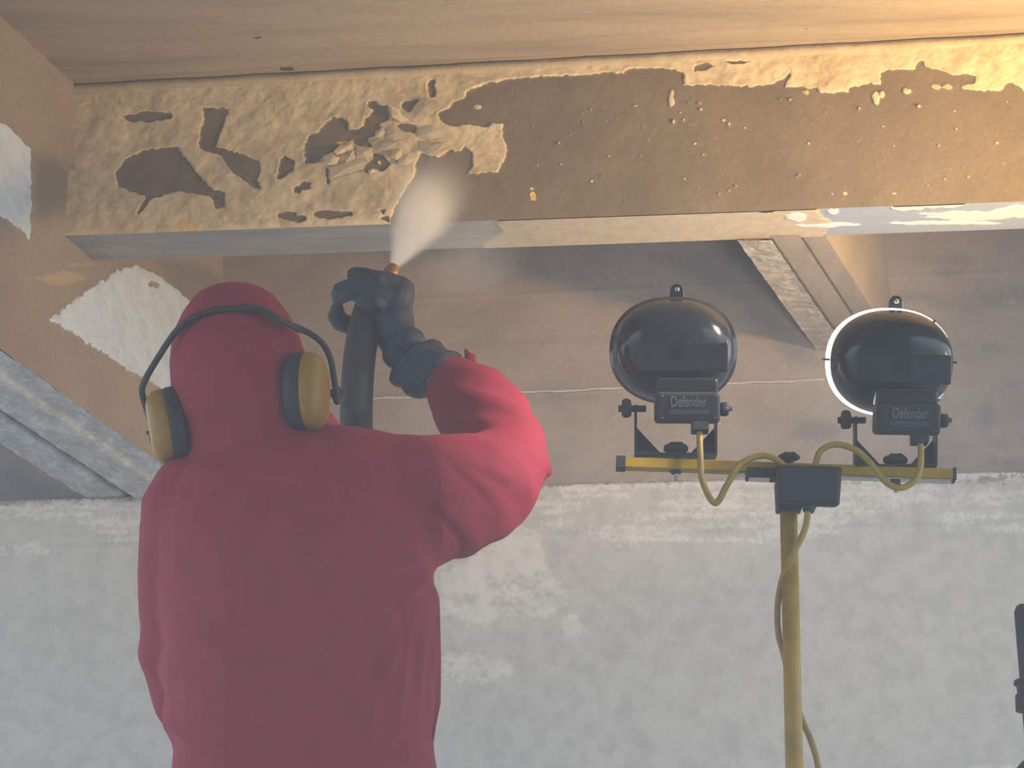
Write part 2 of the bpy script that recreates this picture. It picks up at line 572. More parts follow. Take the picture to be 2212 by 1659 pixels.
me = mesh_from('beam_soffit', P - np.array([0, 0, 1])[None] * (np.clip(c1, 0, 0.004) * 0.6 + np.clip(c2, 0, 0.003))[:, None], F)
set_attr(me, 'coat', c1); set_attr(me, 'coat2', c2); set_attr(me, 'stain_and_light', c3)
so = link('soffit', me, M['beam_soffit'], beam_root)
# back and core of beam
bm = bmesh.new()
pr = []
for u in (UL, UR):
    zb, zt = bot_z(u) + 0.004, top_z(u) + 0.05
    o0 = FO + BD * u
    pr.append([o0 + BN * 0.006 + Z3 * zb, o0 + BN * SB + Z3 * zb, o0 + BN * SB + Z3 * zt, o0 + BN * 0.006 + Z3 * zt])
add_rings(bm, pr)
obj('core', bm, M['right_rib'], beam_root, smooth=False)

# fillet moulding where the slab meets the face (narrow ledge line under the slab)
bm = bmesh.new()
pr = []
for u in np.linspace(UL, UR, 60):
    o0 = FO + BD * u
    zt = top_z(u)
    j = 0.0015 * math.sin(u * 23) + 0.001 * math.sin(u * 61)
    pr.append([o0 + Z3 * (zt - 0.030 + j) + BN * 0.004, o0 - BN * (0.010 + j) + Z3 * (zt - 0.022), o0 - BN * (0.012 - j) + Z3 * (zt - 0.004), o0 + Z3 * (zt - 0.004) + BN * 0.004])
add_rings(bm, pr)
me_mat = concrete('cream_ledge', (0.62, 0.51, 0.34), (0.50, 0.40, 0.26), scale=14, bmp=0.6)
obj('top_ledge', bm, me_mat, beam_root)

# loose, curling flakes of paint standing off the face
def flake(poly, lift, tilt, seed):
    q = to_uv(poly, FO, BD, Z3)
    cx = sum(a for a, b in q) / len(q); cz = sum(b for a, b in q) / len(q)
    bm = bmesh.new()
    def pt(a, b, off):
        o = lift + tilt[0] * (a - cx) + tilt[1] * (b - cz)
        return FO + BD * a + Z3 * b - BN * (max(o, 0.002) + off)
    pr0 = [bm.verts.new(pt(a, b, 0)) for a, b in q]
    pr1 = [bm.verts.new(pt(a, b, 0.0018)) for a, b in q]
    c = bm.verts.new(pt(cx, cz, 0.004 + 0.0018))
    n = len(q)
    bm.faces.new(pr0)
    for i in range(n):
        bm.faces.new((pr1[i], pr0[i], pr0[(i + 1) % n], pr1[(i + 1) % n]))
        bm.faces.new((pr1[i], pr1[(i + 1) % n], c))
    bmesh.ops.recalc_face_normals(bm, faces=bm.faces)
    obj('paint_flake', bm, M['flake'], beam_root, smooth=False)
M['flake'] = concrete('cream_flake', (0.84, 0.70, 0.48), (0.72, 0.59, 0.39), scale=20, bmp=0.25)
FL = [
 [(812, 290), (828, 279), (834, 291), (826, 300), (812, 303)], [(836, 277), (848, 277), (870, 290), (880, 300), (850, 306), (834, 300)],
 [(806, 318), (820, 306), (845, 303), (860, 318), (838, 330), (815, 334)], [(770, 318), (803, 321), (806, 335), (795, 350), (770, 345)],
 [(724, 331), (735, 320), (760, 312), (765, 322), (748, 333), (728, 340)], [(745, 342), (766, 328), (770, 348), (748, 356)],
 [(893, 240), (905, 222), (922, 214), (945, 225), (952, 240), (925, 258), (896, 262)], [(845, 235), (860, 238), (870, 252), (885, 262), (868, 268), (848, 258)],
 [(905, 306), (935, 310), (965, 312), (950, 332), (925, 340), (908, 325)], [(848, 330), (868, 324), (870, 340), (858, 352), (845, 345)],
 [(703, 345), (720, 338), (735, 345), (728, 360), (708, 362)], [(795, 372), (808, 368), (815, 374), (800, 380)],
 [(860, 345), (885, 335), (898, 348), (880, 362), (862, 360)], [(712, 362), (760, 352), (790, 352), (785, 370), (745, 380), (715, 388)],
 [(905, 280), (935, 275), (960, 285), (962, 300), (930, 304), (903, 298)],
]
for k, p in enumerate(FL):
    r = random.Random(k)
    flake(p, 0.006 + 0.008 * r.random(), (r.uniform(-0.25, 0.25), r.uniform(-0.35, 0.1)), k)

# ---- slab (ceiling) in front of and behind the beam ---------------
def ceil_z(a, b):
    return ZT
O = FO
P, F, Q = grid_surface('c', O, BD, -BN, 260, 260, lambda s, t: (-3.2 + 6.4 * s, 5.6 * t ** 1.6))
# follows the beam's slightly falling top edge near it and levels out; shallow board ridges run along it
tz = np.array([top_z(u) for u in Q[:, 0]])
blend = np.exp(-Q[:, 1] / 0.8)
P[:, 2] = ZT * (1 - blend) + tz * blend
for (v0, wd, hh) in ((0.035, 0.006, 0.004), (0.115, 0.02, 0.006), (0.215, 0.012, 0.004), (0.30, 0.02, 0.006), (0.62, 0.03, 0.01)):
    P[:, 2] -= hh / (1 + np.exp(-(Q[:, 1] - v0 - 0.01 * vnoise(np.stack([Q[:, 0] * 2, Q[:, 0] * 0, Q[:, 0] * 0], 1), 4)) / (wd * 0.3))) * np.exp(-Q[:, 1] / 1.5)
Oc = FO + Z3 * ZT
cc = layer(Q * np.array([1, 1]), [ell(556, 66, 16, 3), ell(620, 139, 18, 6), ell(1740, 60, 4, 3)], (), O=Oc, U=BD, V=-BN)
me = mesh_from('ceiling', P, F)
set_attr(me, 'coat', cc)
ce = link('ceiling', me, M['ceiling'])
tag(ce, 'tan board-marked concrete slab overhead in front of the beam', 'ceiling', kind='structure')
bm = bmesh.new()
def slab(bm, pts, z0, z1):
    add_prism(bm, [Vector((p[0], p[1], z0)) for p in pts], Vector((0, 0, z1 - z0)))
c4 = [FO + BD * -3.2 - BN * 5.6, FO + BD * 3.2 - BN * 5.6, FO + BD * 3.2 + BN * 1.3, FO + BD * -3.2 + BN * 1.3]
slab(bm, c4, ZT + 0.10, ZT + 0.32)
o = obj('ceiling', bm, M['ceiling'], smooth=False)
tag(o, 'rear bay slab closing the roof above the beam and back wall', 'ceiling', kind='structure')

# ---- ribs running towards the back wall ---------------------------
WO = Vector((0, 5.88, 0))                                # on the back wall
def wallY(x): return WO.y - math.tan(PSI) * x
TL = 0.321
LX, LY = -1.112, 5.08
def left_face(Y, off=0.0):                               # x on the left rib's right face
    return LX + TL * (Y - LY) + off
left = empty('concrete_rib', Vector((left_face(5.3), 5.3, ZR)))
tag(left, 'thick diagonal rib at left with brown side and daylight patches painted on', 'beam', kind='structure')
LU = Vector((TL, 1, 0)).normalized()
LO = Vector((left_face(4.0), 4.0, 0))
Lmax = (6.35 - 4.0) / LU.y
P, F, Q = grid_surface('l', LO, LU, Z3, 420, 150, lambda s, t: (-1.0 + s * (Lmax + 1.0), ZR + t * (ZT + 0.1 - ZR)))
LA = dict(O=LO, U=LU, V=Z3)
DAYLIGHT_PATCHES = [[(-300, 80), (0, 268), (35, 292), (64, 322), (64, 520), (40, 492), (0, 468), (-300, 330)],
         [(106, 692), (150, 655), (190, 625), (245, 590), (292, 572), (330, 590), (380, 625), (425, 662), (520, 740), (520, 950), (365, 850), (300, 812), (240, 775), (180, 735)]]  # patches of daylight on the rib side, painted and slightly raised
c1 = layer(Q, DAYLIGHT_PATCHES, [ell(330, 615, 12, 6)], 0.003, 0.012, **LA)
c2 = layer(Q, [ell(130, 600, 70, 20), ell(180, 570, 60, 10)], (), **LA) - 0.008
st = layer(Q, [[(68, 330), (110, 330), (150, 370), (150, 470), (80, 480)], [(330, 560), (420, 560), (640, 700), (640, 800), (430, 700)]], (), **LA)  # second outline is a cast shadow band painted darker
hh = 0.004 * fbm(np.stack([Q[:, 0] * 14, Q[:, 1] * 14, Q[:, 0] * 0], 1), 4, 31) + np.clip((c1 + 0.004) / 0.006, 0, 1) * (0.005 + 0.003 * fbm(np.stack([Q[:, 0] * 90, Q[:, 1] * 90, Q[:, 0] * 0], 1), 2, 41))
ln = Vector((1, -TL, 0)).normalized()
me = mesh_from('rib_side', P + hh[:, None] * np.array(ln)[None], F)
set_attr(me, 'coat', c1); set_attr(me, 'coat2', c2); set_attr(me, 'stain_and_light', st)  # coat here carries the painted daylight patches
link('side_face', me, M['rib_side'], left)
# soffit with a groove
RW = 0.325
P, F, Q = grid_surface('l', LO, LU, -ln, 420, 90, lambda s, t: (-1.0 + s * (Lmax + 1.0), t * RW))
P[:, 2] = ZR
gy = Q[:, 1]
groove = np.exp(-((gy - 0.205) / 0.015) ** 4)
hump = 0.010 / (1 + np.exp(-(gy - 0.075) / 0.004)) - 0.010 / (1 + np.exp(-(gy - 0.205) / 0.003))
foil = fbm(np.stack([Q[:, 0] * 30, Q[:, 1] * 40, Q[:, 0] * 0], 1), 4, 51)
P[:, 2] += groove * 0.022 - hump + 0.004 * foil
me = mesh_from('rib_soffit', P, F)
set_attr(me, 'stain_and_light', (groove - .3) * .12 - .02)
link('soffit', me, M['rib_soffit'], left)
bm = bmesh.new()
a0 = LO + LU * -1.0; a1 = LO + LU * Lmax
slab(bm, [a0 - ln * 0.012, a1 - ln * 0.012, a1 - ln * (RW), a0 - ln * (RW)], ZR + 0.012, ZT + 0.1)
obj('core', bm, M['rib_side'], left, smooth=False)

right = empty('concrete_rib', Vector((0.75, 5.5, ZS)))
tag(right, 'narrow diagonal rib behind the beam above the right lamp', 'beam', kind='structure')
r0a, r0b = atZ(1590, 516, ZS), atZ(1788, 790, ZS)
r1 = atZ(1662, 513, ZS)
r2, r3, r4 = atZ(1722, 511, ZS), atZ(1775, 510, ZS), atZ(1805, 508, ZS)
rd = (r0b - r0a).normalized()
def along(p, d=rd):
    t0 = (5.08 - p.y) / d.y
    t1 = (6.2 - p.y) / d.y
    return p + d * t0, p + d * t1
def strip(name, pa, pb, za, zb, mat, disp=0.0, seed=0, n=160, mm=10, zt=None):
    A0, A1 = along(pa); B0, B1 = along(pb)
    s, t = np.meshgrid(np.linspace(0, 1, n), np.linspace(0, 1, mm))
    s, t = s.ravel()[:, None], t.ravel()[:, None]
    Pq = (1 - t) * ((1 - s) * np.array(A0) + s * np.array(A1)) + t * ((1 - s) * np.array(B0) + s * np.array(B1))
    Pq[:, 2] = za + (zb - za) * t[:, 0] + disp * fbm(Pq * 35, 4, seed)
    idx = np.arange(n * mm).reshape(mm, n)
    f = np.stack([idx[:-1, :-1].ravel(), idx[:-1, 1:].ravel(), idx[1:, 1:].ravel(), idx[1:, :-1].ravel()], 1)
    return link(name, mesh_from(name, Pq, f), mat, right)
strip('flaking_edge', r0a, r1, ZS, ZS, M['right_rib_coat'], 0.006, 3, 260, 26)
strip('soffit_board', r1, r2, ZS + 0.012, ZS + 0.012, M['right_rib'], 0.001, 5)
strip('soffit_board', r2 + Vector((0.004, 0, 0)), r3, ZS + 0.018, ZS + 0.018, M['right_rib'], 0.001, 6)
strip('side_face', r3, r3 + Vector((0.002, 0, 0)), ZS + 0.018, ZT + 0.1, M['right_rib'], 0.0, 7)
bm = bmesh.new()
A0, A1 = along(r0a); B0, B1 = along(r3)
slab(bm, [A0 + Vector((0.002, 0, 0)), A1 + Vector((0.002, 0, 0)), B1 - Vector((0.004, 0, 0)), B0 - Vector((0.004, 0, 0))], ZS + 0.024, ZT + 0.1)
obj('core', bm, M['right_rib'], right, smooth=False)

# ---- back wall ------------------------------------------------------
def wz(px, py):
    q = onplane(px, py, WO, BN) - WO
    return q.dot(BD), q.z
NU, NV = 620, 520
zs = np.concatenate([np.linspace(0, 0.75, 60, endpoint=False), np.linspace(0.75, 3.03, NV - 60)])
us = np.concatenate([np.linspace(-2.6, -1.5, 50, endpoint=False), np.linspace(-1.5, 1.6, NU - 100), np.linspace(1.62, 2.6, 50)])
uu, zz = np.meshgrid(us, zs)
Q = np.stack([uu.ravel(), zz.ravel()], 1)
z = Q[:, 1]
sg = lambda x, w_: 1 / (1 + np.exp(-np.clip(x / w_, -40, 40)))
nz = fbm(np.stack([Q[:, 0] * 6, Q[:, 1] * 6, Q[:, 0] * 0], 1), 5, 61)
z86 = 2.372 + 0.012 * Q[:, 0]; z75 = 2.525 + 0.012 * Q[:, 0]
proud = 0.004 * nz
proud += 0.030 * sg(2.096 + 0.003 * nz - z, 0.0015)                       # cornice: lower wall stands proud
proud -= 0.016 * sg(1.955 + 0.01 * nz - z, 0.004)
proud += 0.002 * sg(z75 - z, 0.003)
proud += 0.0015 * np.exp(-((z - (z75 + 0.145)) / 0.006) ** 2)
AW = dict(O=WO, U=BD, V=Z3)
LOWER = [(-900, 1106), (0, 1097), (240, 1086), (1170, 1062), (1250, 1050), (1560, 1040), (1700, 1045), (1860, 1050), (2000, 1052), (2080, 1045), (2130, 1050), (2300, 1040), (3200, 1030), (3200, 4200), (-900, 4200)]
c1 = layer(Q, [LOWER, ell(2090, 1036, 22, 9), ell(2190, 1048, 30, 12)], (), 0.004, 0.02, **AW)
lw = []
r = random.Random(5)
for k in range(60):                                      # streaky limewash under the cornice
    x = r.uniform(-60, 2260)
    if 300 < x < 1150: continue
    y0 = 1100 - (x / 2212) * 55
    lw.append(ell(x, y0 + r.uniform(8, 95 if x < 400 else 110), r.uniform(25, 110), r.uniform(3, 9), 14))
lw += [ell(40 + 120 * k, 1106 - 5 * k, 70, 6, 14) for k in range(3)]
lw += [ell(1250 + 90 * k, 1062 - 3 * k, 60, 7, 14) for k in range(11)]
PL = [[(950, 1240), (1050, 1190), (1120, 1140), (1160, 1160), (1180, 1220), (1225, 1290), (1180, 1340), (1090, 1330), (1050, 1360), (960, 1330)],
      [(1050, 1200), (1100, 1150), (1150, 1200), (1220, 1280), (1230, 1300), (1150, 1330), (1060, 1280)],
      [(950, 1418), (1020, 1420), (1090, 1440), (1120, 1460), (1060, 1478), (960, 1470)],
      ell(1235, 1360, 22, 25), [(1660, 1720), (2300, 1640), (2300, 1800), (1660, 1800)]]
c2 = layer(Q, lw + PL, [ell(1000, 1300, 35, 14)] + [ell(r.uniform(1060, 1220), r.uniform(1240, 1350), r.uniform(3, 16), r.uniform(2, 5), 6) for k in range(46)] + [ell(r.uniform(950, 1110), r.uniform(1425, 1475), r.uniform(6, 22), r.uniform(2, 4), 6) for k in range(14)], 0.004, 0.014, **AW)
st = layer(Q, [[(1400, 550), (1560, 540), (1600, 520), (1650, 640), (1785, 800), (1700, 790), (1600, 660)], ell(2050, 560, 60, 12), ell(2050, 590, 30, 14), ell(2150, 640, 90, 16), ell(1980, 640, 50, 10), ell(2110, 660, 110, 10), ell(2060, 750, 120, 10), ell(1760, 930, 50, 28), ell(2130, 900, 30, 30), ell(2170, 1000, 50, 16), ell(1200, 860, 120, 10), [(0, 1000), (240, 1086), (0, 1092), (-600, 1100), (-600, 950)], ell(1050, 1150, 20, 10)], (), 0.006, 0.02, **AW)  # includes painted shadow left of the right rib and shade at far left
st2 = [ell(r.uniform(1900, 2300), r.uniform(760, 1030), r.uniform(6, 26), r.uniform(4, 14), 7) for k in range(50)]
st2 += [ell(r.uniform(1200, 2200), r.uniform(1060, 1190), r.uniform(10, 40), r.uniform(1, 4), 7) for k in range(60)]
st2 += [ell(r.uniform(0, 290), r.uniform(1105, 1210), r.uniform(10, 45), r.uniform(2, 6), 7) for k in range(26)]
st2 += [ell(r.uniform(0, 2200), r.uniform(1250, 1640), r.uniform(3, 12), r.uniform(4, 14), 7) for k in range(60)]
st = np.maximum(st, layer(Q, st2, (), 0.002, 0.01, **AW) - 0.004)
proud += np.clip(c2, 0, 0.004) * 1.0 * (0.6 + 0.4 * nz)
P = np.array(WO)[None] + Q[:, :1] * np.array(BD)[None] + Q[:, 1:] * np.array([0, 0, 1])[None] - proud[:, None] * np.array(BN)[None]
idx = np.arange(len(us) * len(zs)).reshape(len(zs), len(us))
F = np.stack([idx[:-1, :-1].ravel(), idx[:-1, 1:].ravel(), idx[1:, 1:].ravel(), idx[1:, :-1].ravel()], 1)
me = mesh_from('wall_back', P, F)
set_attr(me, 'coat', c1); set_attr(me, 'coat2', c2); set_attr(me, 'stain_and_light', st)
wb = link('wall_back', me, M['wall'])
tag(wb, 'stained concrete back wall, brown above a ledge and pale grey below', 'wall', kind='structure')
bm = bmesh.new()
slab(bm, [WO + BD * -2.6 + BN * 0.02, WO + BD * 2.6 + BN * 0.02, WO + BD * 2.6 + BN * 0.4, WO + BD * -2.6 + BN * 0.4], 0, ZT + 0.1)
obj('wall_core', bm, M['right_rib'], wb, smooth=False)

bm = bmesh.new()
rr_ = []
for u in np.linspace(-0.62, 0.86, 80):
    z0 = 2.372 + .012 * u + .0012 * math.sin(u * 31) + .0008 * math.sin(u * 87)
    p = WO + BD * u + Z3 * z0
    hgt = .0032 + .0008 * math.sin(u * 53)
    rr_.append([p - BN * .001 - Z3 * hgt, p - BN * .009 - Z3 * hgt * .6, p - BN * .009 + Z3 * hgt * .6, p - BN * .001 + Z3 * hgt])
add_rings(bm, rr_)
bmesh.ops.recalc_face_normals(bm, faces=bm.faces)
obj('joint_line', bm, plain('pale_joint_mortar', (0.60, 0.56, 0.50), .8), wb)
P, F, Q = grid_surface('fl', Vector((0, 0, 0)), Vector((1, 0, 0)), Vector((0, 1, 0)), 60, 60, lambda s, t: (-6 + 12 * s, -5 + 11.5 * t))
P[:, 2] += 0.003 * fbm(P * 2, 3, 2) - 0.003
fl = link('floor', mesh_from('floor', P, F), M['floor'])
tag(fl, 'grey concrete floor below the view, out of frame', 'floor', kind='structure')

bm = bmesh.new()
slab(bm, [(-2.6, -1.3), (2.8, -1.3), (2.8, -0.9), (-2.6, -0.9)], 0, ZT + 0.1)
o = obj('wall_front_blocker', bm, M['right_rib'], smooth=False)  # added unseen wall, keeps frontal daylight off the worker
tag(o, 'unseen concrete wall added behind the camera to block frontal daylight', 'wall', kind='structure')

# ------------------------------------------------------------------ thing materials
def fabric(name, col, rough=0.8, trans=0.0, bmp=0.35, sheen=0.2):
    m, nt, b = new_mat(name)
    t = tex(nt, 22, 6, 0.65)
    t2 = tex(nt, 700, 2, 0.5)
    c = mixc(nt, ramp(nt, t, 0.3, 0.75), col, tuple(x * 0.8 for x in col))
    nt.links.new(c, b.inputs['Base Color'])
    b.inputs['Roughness'].default_value = rough
    b.inputs['Sheen Weight'].default_value = sheen
    b.inputs['Sheen Roughness'].default_value = 0.5
    b.inputs['Sheen Tint'].default_value = rgb(tuple(min(1, x * 1.5 + 0.1) for x in col))
    bump(nt, b, math_(nt, 'ADD', t, math_(nt, 'MULTIPLY', t2, 0.15)), bmp, 0.006)
    if trans:
        tr = N(nt, 'ShaderNodeBsdfTranslucent')
        tr.inputs['Color'].default_value = rgb((min(1, col[0] * 1.6), col[1], col[2]))
        ms = N(nt, 'ShaderNodeMixShader')
        ms.inputs[0].default_value = trans
        nt.links.new(b.outputs[0], ms.inputs[1])
        nt.links.new(tr.outputs[0], ms.inputs[2])
        nt.links.new(ms.outputs[0], nt.nodes['Material Output'].inputs['Surface'])
    return m
M['red'] = fabric('red_coverall_fabric', (0.40, 0.024, 0.055), trans=0.25)
M['glove'] = fabric('dark_blue_grey_rubberised_glove', (0.038, 0.050, 0.072), rough=0.6, sheen=0.05)
M['skin'] = plain('skin', (0.55, 0.36, 0.27), 0.5)
M['eye'] = plain('eye', (0.7, 0.68, 0.65), 0.2)
M['hose'] = plain('black_ribbed_hose_rubber', (0.045, 0.042, 0.036), 0.65, bmp=0.3)
M['brass'] = plain('worn_orange_brass', (0.42, 0.2, 0.08), 0.4, metal=0.4)
M['black'] = plain('black_gloss_plastic', (0.018, 0.020, 0.022), 0.16, spec=0.5)
M['black_matt'] = plain('black_matt_plastic', (0.022, 0.024, 0.026), 0.6)
M['muff_yellow'] = plain('mustard_yellow_plastic', (0.36, 0.20, 0.012), 0.45)
M['yellow'] = plain('yellow_painted_steel', (0.46, 0.30, 0.012), 0.45, scale=18, var=0.3)
M['cable'] = plain('dull_yellow_cable', (0.40, 0.29, 0.05), 0.5)
M['steel'] = plain('zinc_plated_steel', (0.6, 0.6, 0.58), 0.3, metal=0.9)
M['bracket'] = plain('black_steel_bracket', (0.025, 0.026, 0.028), 0.45)
M['letter'] = plain('grey_raised_lettering', (0.14, 0.15, 0.16), 0.6)
M['boot'] = plain('black_rubber_boot', (0.02, 0.02, 0.022), 0.5)
m, nt, b = new_mat('lit_halogen_glass')
b.inputs['Emission Color'].default_value = (1.0, 0.93, 0.80, 1)
b.inputs['Emission Strength'].default_value = 9.0
b.inputs['Base Color'].default_value = (0.9, 0.9, 0.85, 1)
M['lit'] = m
m, nt, b = new_mat('unlit_lamp_glass')
b.inputs['Base Color'].default_value = (0.03, 0.03, 0.03, 1)
b.inputs['Roughness'].default_value = 0.15
M['glass_dark'] = m

# ------------------------------------------------------------------ person
PY = 3.95
base = atY(640, 1500, PY)
person = empty('person', Vector((base.x, PY, 0)))
tag(person, 'worker seen from behind in hooded red coverall, right arm raised holding a hose', 'person')
px_m = scale_at(atY(640, 1100, PY))

def ring_h(c, a, b, n=28, p=2.3):
    out = []
    for k in range(n):
        t = 2 * math.pi * k / n
        ct, s_ = math.cos(t), math.sin(t)
        out.append(Vector((c.x + a * math.copysign(abs(ct) ** (2 / p), ct), c.y + b * math.copysign(abs(s_) ** (2 / p), s_), c.z)))
    return out

def sil_loft(bm, rows, Y, p=2.3):
    rings = []
    for (py, xl, xr, dep, dy) in rows:
        c = atY((xl + xr) / 2, py, Y)
        s = scale_at(c)
        cc = Vector((c.x, Y + dy, c.z))
        rings.append(ring_h(cc, (xr - xl) / 2 * s, dep, p=p))
    add_rings(bm, rings)

TORSO = [(930, 610, 760, .05, .03), (950, 560, 885, .085, .02), (985, 455, 915, .115, .01), (1020, 400, 932, .135, 0), (1080, 355, 945, .155, 0), (1180, 335, 945, .17, 0), (1300, 337, 943, .17, 0), (1450, 347, 946, .165, 0), (1560, 362, 948, .165, 0), (1659, 372, 943, .17, 0)]
HEAD = [(628, 478, 552, .03, .0), (636, 447, 578, .065, 0), (655, 420, 603, .095, 0), (690, 394, 630, .12, 0), (740, 371, 653, .135, 0), (800, 366, 672, .142, 0), (860, 370, 688, .142, 0), (910, 384, 700, .138, 0), (950, 396, 715, .125, .01), (985, 400, 735, .12, .01), (1030, 400, 760, .11, 0)]
bm = bmesh.new()
sil_loft(bm, TORSO, PY)
sil_loft(bm, HEAD, PY, p=2.1)
hipc = atY(657, 1659, PY)
HX = hipc.x
sc = scale_at(hipc)
rr = []
for z_, a, b_ in ((hipc.z + 0.03, .225, .16), (0.86, .232, .17), (0.78, .225, .16)):
    rr.append(ring_h(Vector((HX, PY, z_)), a, b_))
add_rings(bm, rr)
for s in (-1, 1):
    add_tube(bm, [(HX + s * .105, PY, .82), (HX + s * .125, PY + .01, .5), (HX + s * .135, PY, .28), (HX + s * .14, PY, .13)], [.115, .095, .085, .085], 20)
# right arm (raised)
def A_(px, py, dy, off=0): return atY(px, py, PY + dy)
add_tube(bm, [A_(800, 1085, 0), A_(890, 1085, .0), A_(985, 1068, .08), A_(1060, 1040, .13), A_(1096, 1008, .16)], [.12, .128, .116, .101, .084], 24)
add_tube(bm, [A_(966, 814, .30), A_(985, 838, .29), A_(1017, 868, .27), A_(1062, 922, .22), A_(1100, 985, .17)], [.055, .068, .087, .088, .080], 24)
add_tube(bm, [A_(1130, 990, .17), A_(1178, 1012, .17), A_(1190, 1024, .17)], [.055, .018, .008], 10)
# left arm (down, bent forward)
add_tube(bm, [A_(415, 1095, 0), A_(387, 1250, .01), A_(386, 1400, .05), A_(412, 1500, .12)], [.095, .077, .075, .070], 20)
add_tube(bm, [A_(412, 1500, .12), A_(540, 1390, .22), A_(660, 1250, .29)], [.070, .062, .055], 20)
# collar bulge on the front right of the neck
add_tube(bm, [A_(600, 960, .06), A_(670, 925, .07), A_(706, 912, .08), A_(722, 932, .08)], [.085, .050, .026, .018], 12)
me = remeshed(bm, 0.0075, 5, 0.5)
C = coords(me); Nn = normals(me)
# wrinkles: fold families described by a centre, a direction across the folds, a wavelength and a reach
def fold(C, c, d, lam, reach, amp, ph=0.0, along_=None, seed=0):
    c = np.array(c); d = np.array(Vector(d).normalized())
    r_ = C - c
    t = r_ @ d + 0.02 * fbm(C * 6, 2, seed)
    fall = np.exp(-((r_ ** 2).sum(1)) / reach ** 2)
    wv = np.sin(2 * math.pi * t / lam + ph + 1.8 * fbm(C * 3, 2, seed + 5))
    return amp * fall * (np.sign(wv) * np.abs(wv) ** 0.8)
D = 0.0045 * fbm(C * np.array([7, 7, 5]), 4, 71) * 2 + 0.0015 * fbm(C * 30, 3, 75)
D += fold(C, A_(1060, 900, .2), (0.5, 0, 1), .065, .12, .007, seed=1)
D += fold(C, A_(1020, 1090, .1), (0.6, 0, 0.9), .085, .14, .0035, 1, seed=2)
D += fold(C, A_(920, 1290, 0), (0.45, 0, 0.9), .08, .12, .005, 2, seed=3)
D += fold(C, A_(880, 1500, 0), (0.95, 0, 0.25), .085, .20, .006, 2, seed=4)
D += fold(C, A_(400, 1520, 0), (0.6, 0, 0.8), .07, .14, .006, 0, seed=6)
D += fold(C, A_(620, 1030, 0), (0.3, 0, 1), .09, .16, .004, 0, seed=7)
D += fold(C, A_(560, 1580, 0), (0.7, 0, 0.7), .12, .25, .004, 0, seed=8)
D += fold(C, (HX, PY, .45), (0, 0, 1), .11, .4, .008, 0, seed=9)
def crease(C, p0, p1, wdt, amp):
    a, b = np.array(p0), np.array(p1)
    e = b - a
    e[1] = 0
    r_ = C - a
    r_[:, 1] = 0
    t = np.clip((r_ @ e) / (e @ e), 0, 1)
    dd_ = np.sqrt(((r_ - t[:, None] * e) ** 2).sum(1)) + .004 * vnoise(C * 14, 9)
    return amp * np.exp(-(dd_ / wdt) ** 2) * np.sin(np.pi * np.clip(t, .02, .98)) * (C[:, 1] < PY + .02)
for (x0, y0, x1, y1, wd_, am) in ((925, 1235, 780, 1330, .010, .009), (930, 1250, 840, 1400, .008, .007), (905, 1290, 860, 1640, .007, .008), (925, 1330, 905, 1650, .006, .007), (880, 1380, 800, 1640, .009, .007), (850, 1420, 740, 1620, .012, -.006),
        (360, 1560, 450, 1655, .006, .008), (345, 1300, 360, 1500, .010, -.006), (700, 960, 760, 1120, .012, -.006), (940, 1000, 1080, 1110, .010, -.010), (900, 1120, 1020, 1190, .007, -.008), (980, 1010, 1160, 1040, .010, .008), (1010, 900, 1110, 860, .009, .009), (960, 900, 1080, 940, .010, -.010), (1030, 960, 1170, 960, .008, .009),
        (470, 1080, 800, 1130, .018, -.004), (420, 1350, 700, 1300, .020, .005), (520, 1480, 800, 1400, .018, -.005)):
    D += crease(C, A_(x0, y0, 0), A_(x1, y1, 0), wd_, am)
# head seam down the middle of the hood
hs = np.exp(-((C[:, 0] - atY(535, 780, PY).x) / 0.004) ** 2) * (C[:, 2] > atY(0, 960, PY).z) * (C[:, 1] < PY)
D += 0.0025 * hs
D *= np.where(C[:, 2] > atY(0, 930, PY).z, 0.55, 1.0)
setco(me, C + Nn * D[:, None])
# face opening at the front of the hood
fc = np.array(atY(530, 800, PY)) + np.array([0, .15, .0])
bm = bmesh.new(); bm.from_mesh(me)
kill = [f for f in bm.faces if (f.normal.y > 0.2 and ((f.calc_center_median().x - fc[0]) / .075) ** 2 + ((f.calc_center_median().z - fc[2]) / .105) ** 2 < 1 and f.calc_center_median().y > PY + .05)]
bmesh.ops.delete(bm, geom=kill, context='FACES')
cov = obj('coverall', bm, M['red'], person)
sm = cov.modifiers.new('thickness', 'SOLIDIFY'); sm.thickness = 0.0025; sm.offset = -1
# the body inside
bm = bmesh.new()
hc = atY(528, 800, PY)
rows = []
for z_, a, b_, dy in ((-.155, .05, .055, -.005), (-.135, .062, .075, .0), (-.1, .068, .09, .01), (-.05, .075, .10, .0), (0, .080, .104, -.005), (.05, .082, .105, -.008), (.09, .072, .092, -.01), (.12, .045, .06, -.01), (.132, .015, .02, -.01)):
    rows.append(ring_h(Vector((hc.x, PY + dy, hc.z + z_)), a, b_, p=2.0))
add_rings(bm, rows)
nf = PY + .10
add_tube(bm, [(hc.x, nf - .012, hc.z + .025), (hc.x, nf + .006, hc.z), (hc.x, nf + .018, hc.z - .022)], [.008, .010, .014], 10)
add_tube(bm, [(hc.x - .028, nf - .012, hc.z + .033), (hc.x + .028, nf - .012, hc.z + .033)], .010, 10)
add_tube(bm, [(hc.x - .02, nf - .006, hc.z - .058), (hc.x, nf, hc.z - .056), (hc.x + .02, nf - .006, hc.z - .058)], .007, 8)
add_tube(bm, [(hc.x, nf - .025, hc.z - .10), (hc.x, nf - .012, hc.z - .098)], .022, 10)
for s in (-1, 1):
    add_tube(bm, [(hc.x + s * .082, PY - .005, hc.z + .02), (hc.x + s * .086, PY - .01, hc.z - .025)], [.018, .012], 10)
neck = atY(600, 990, PY)
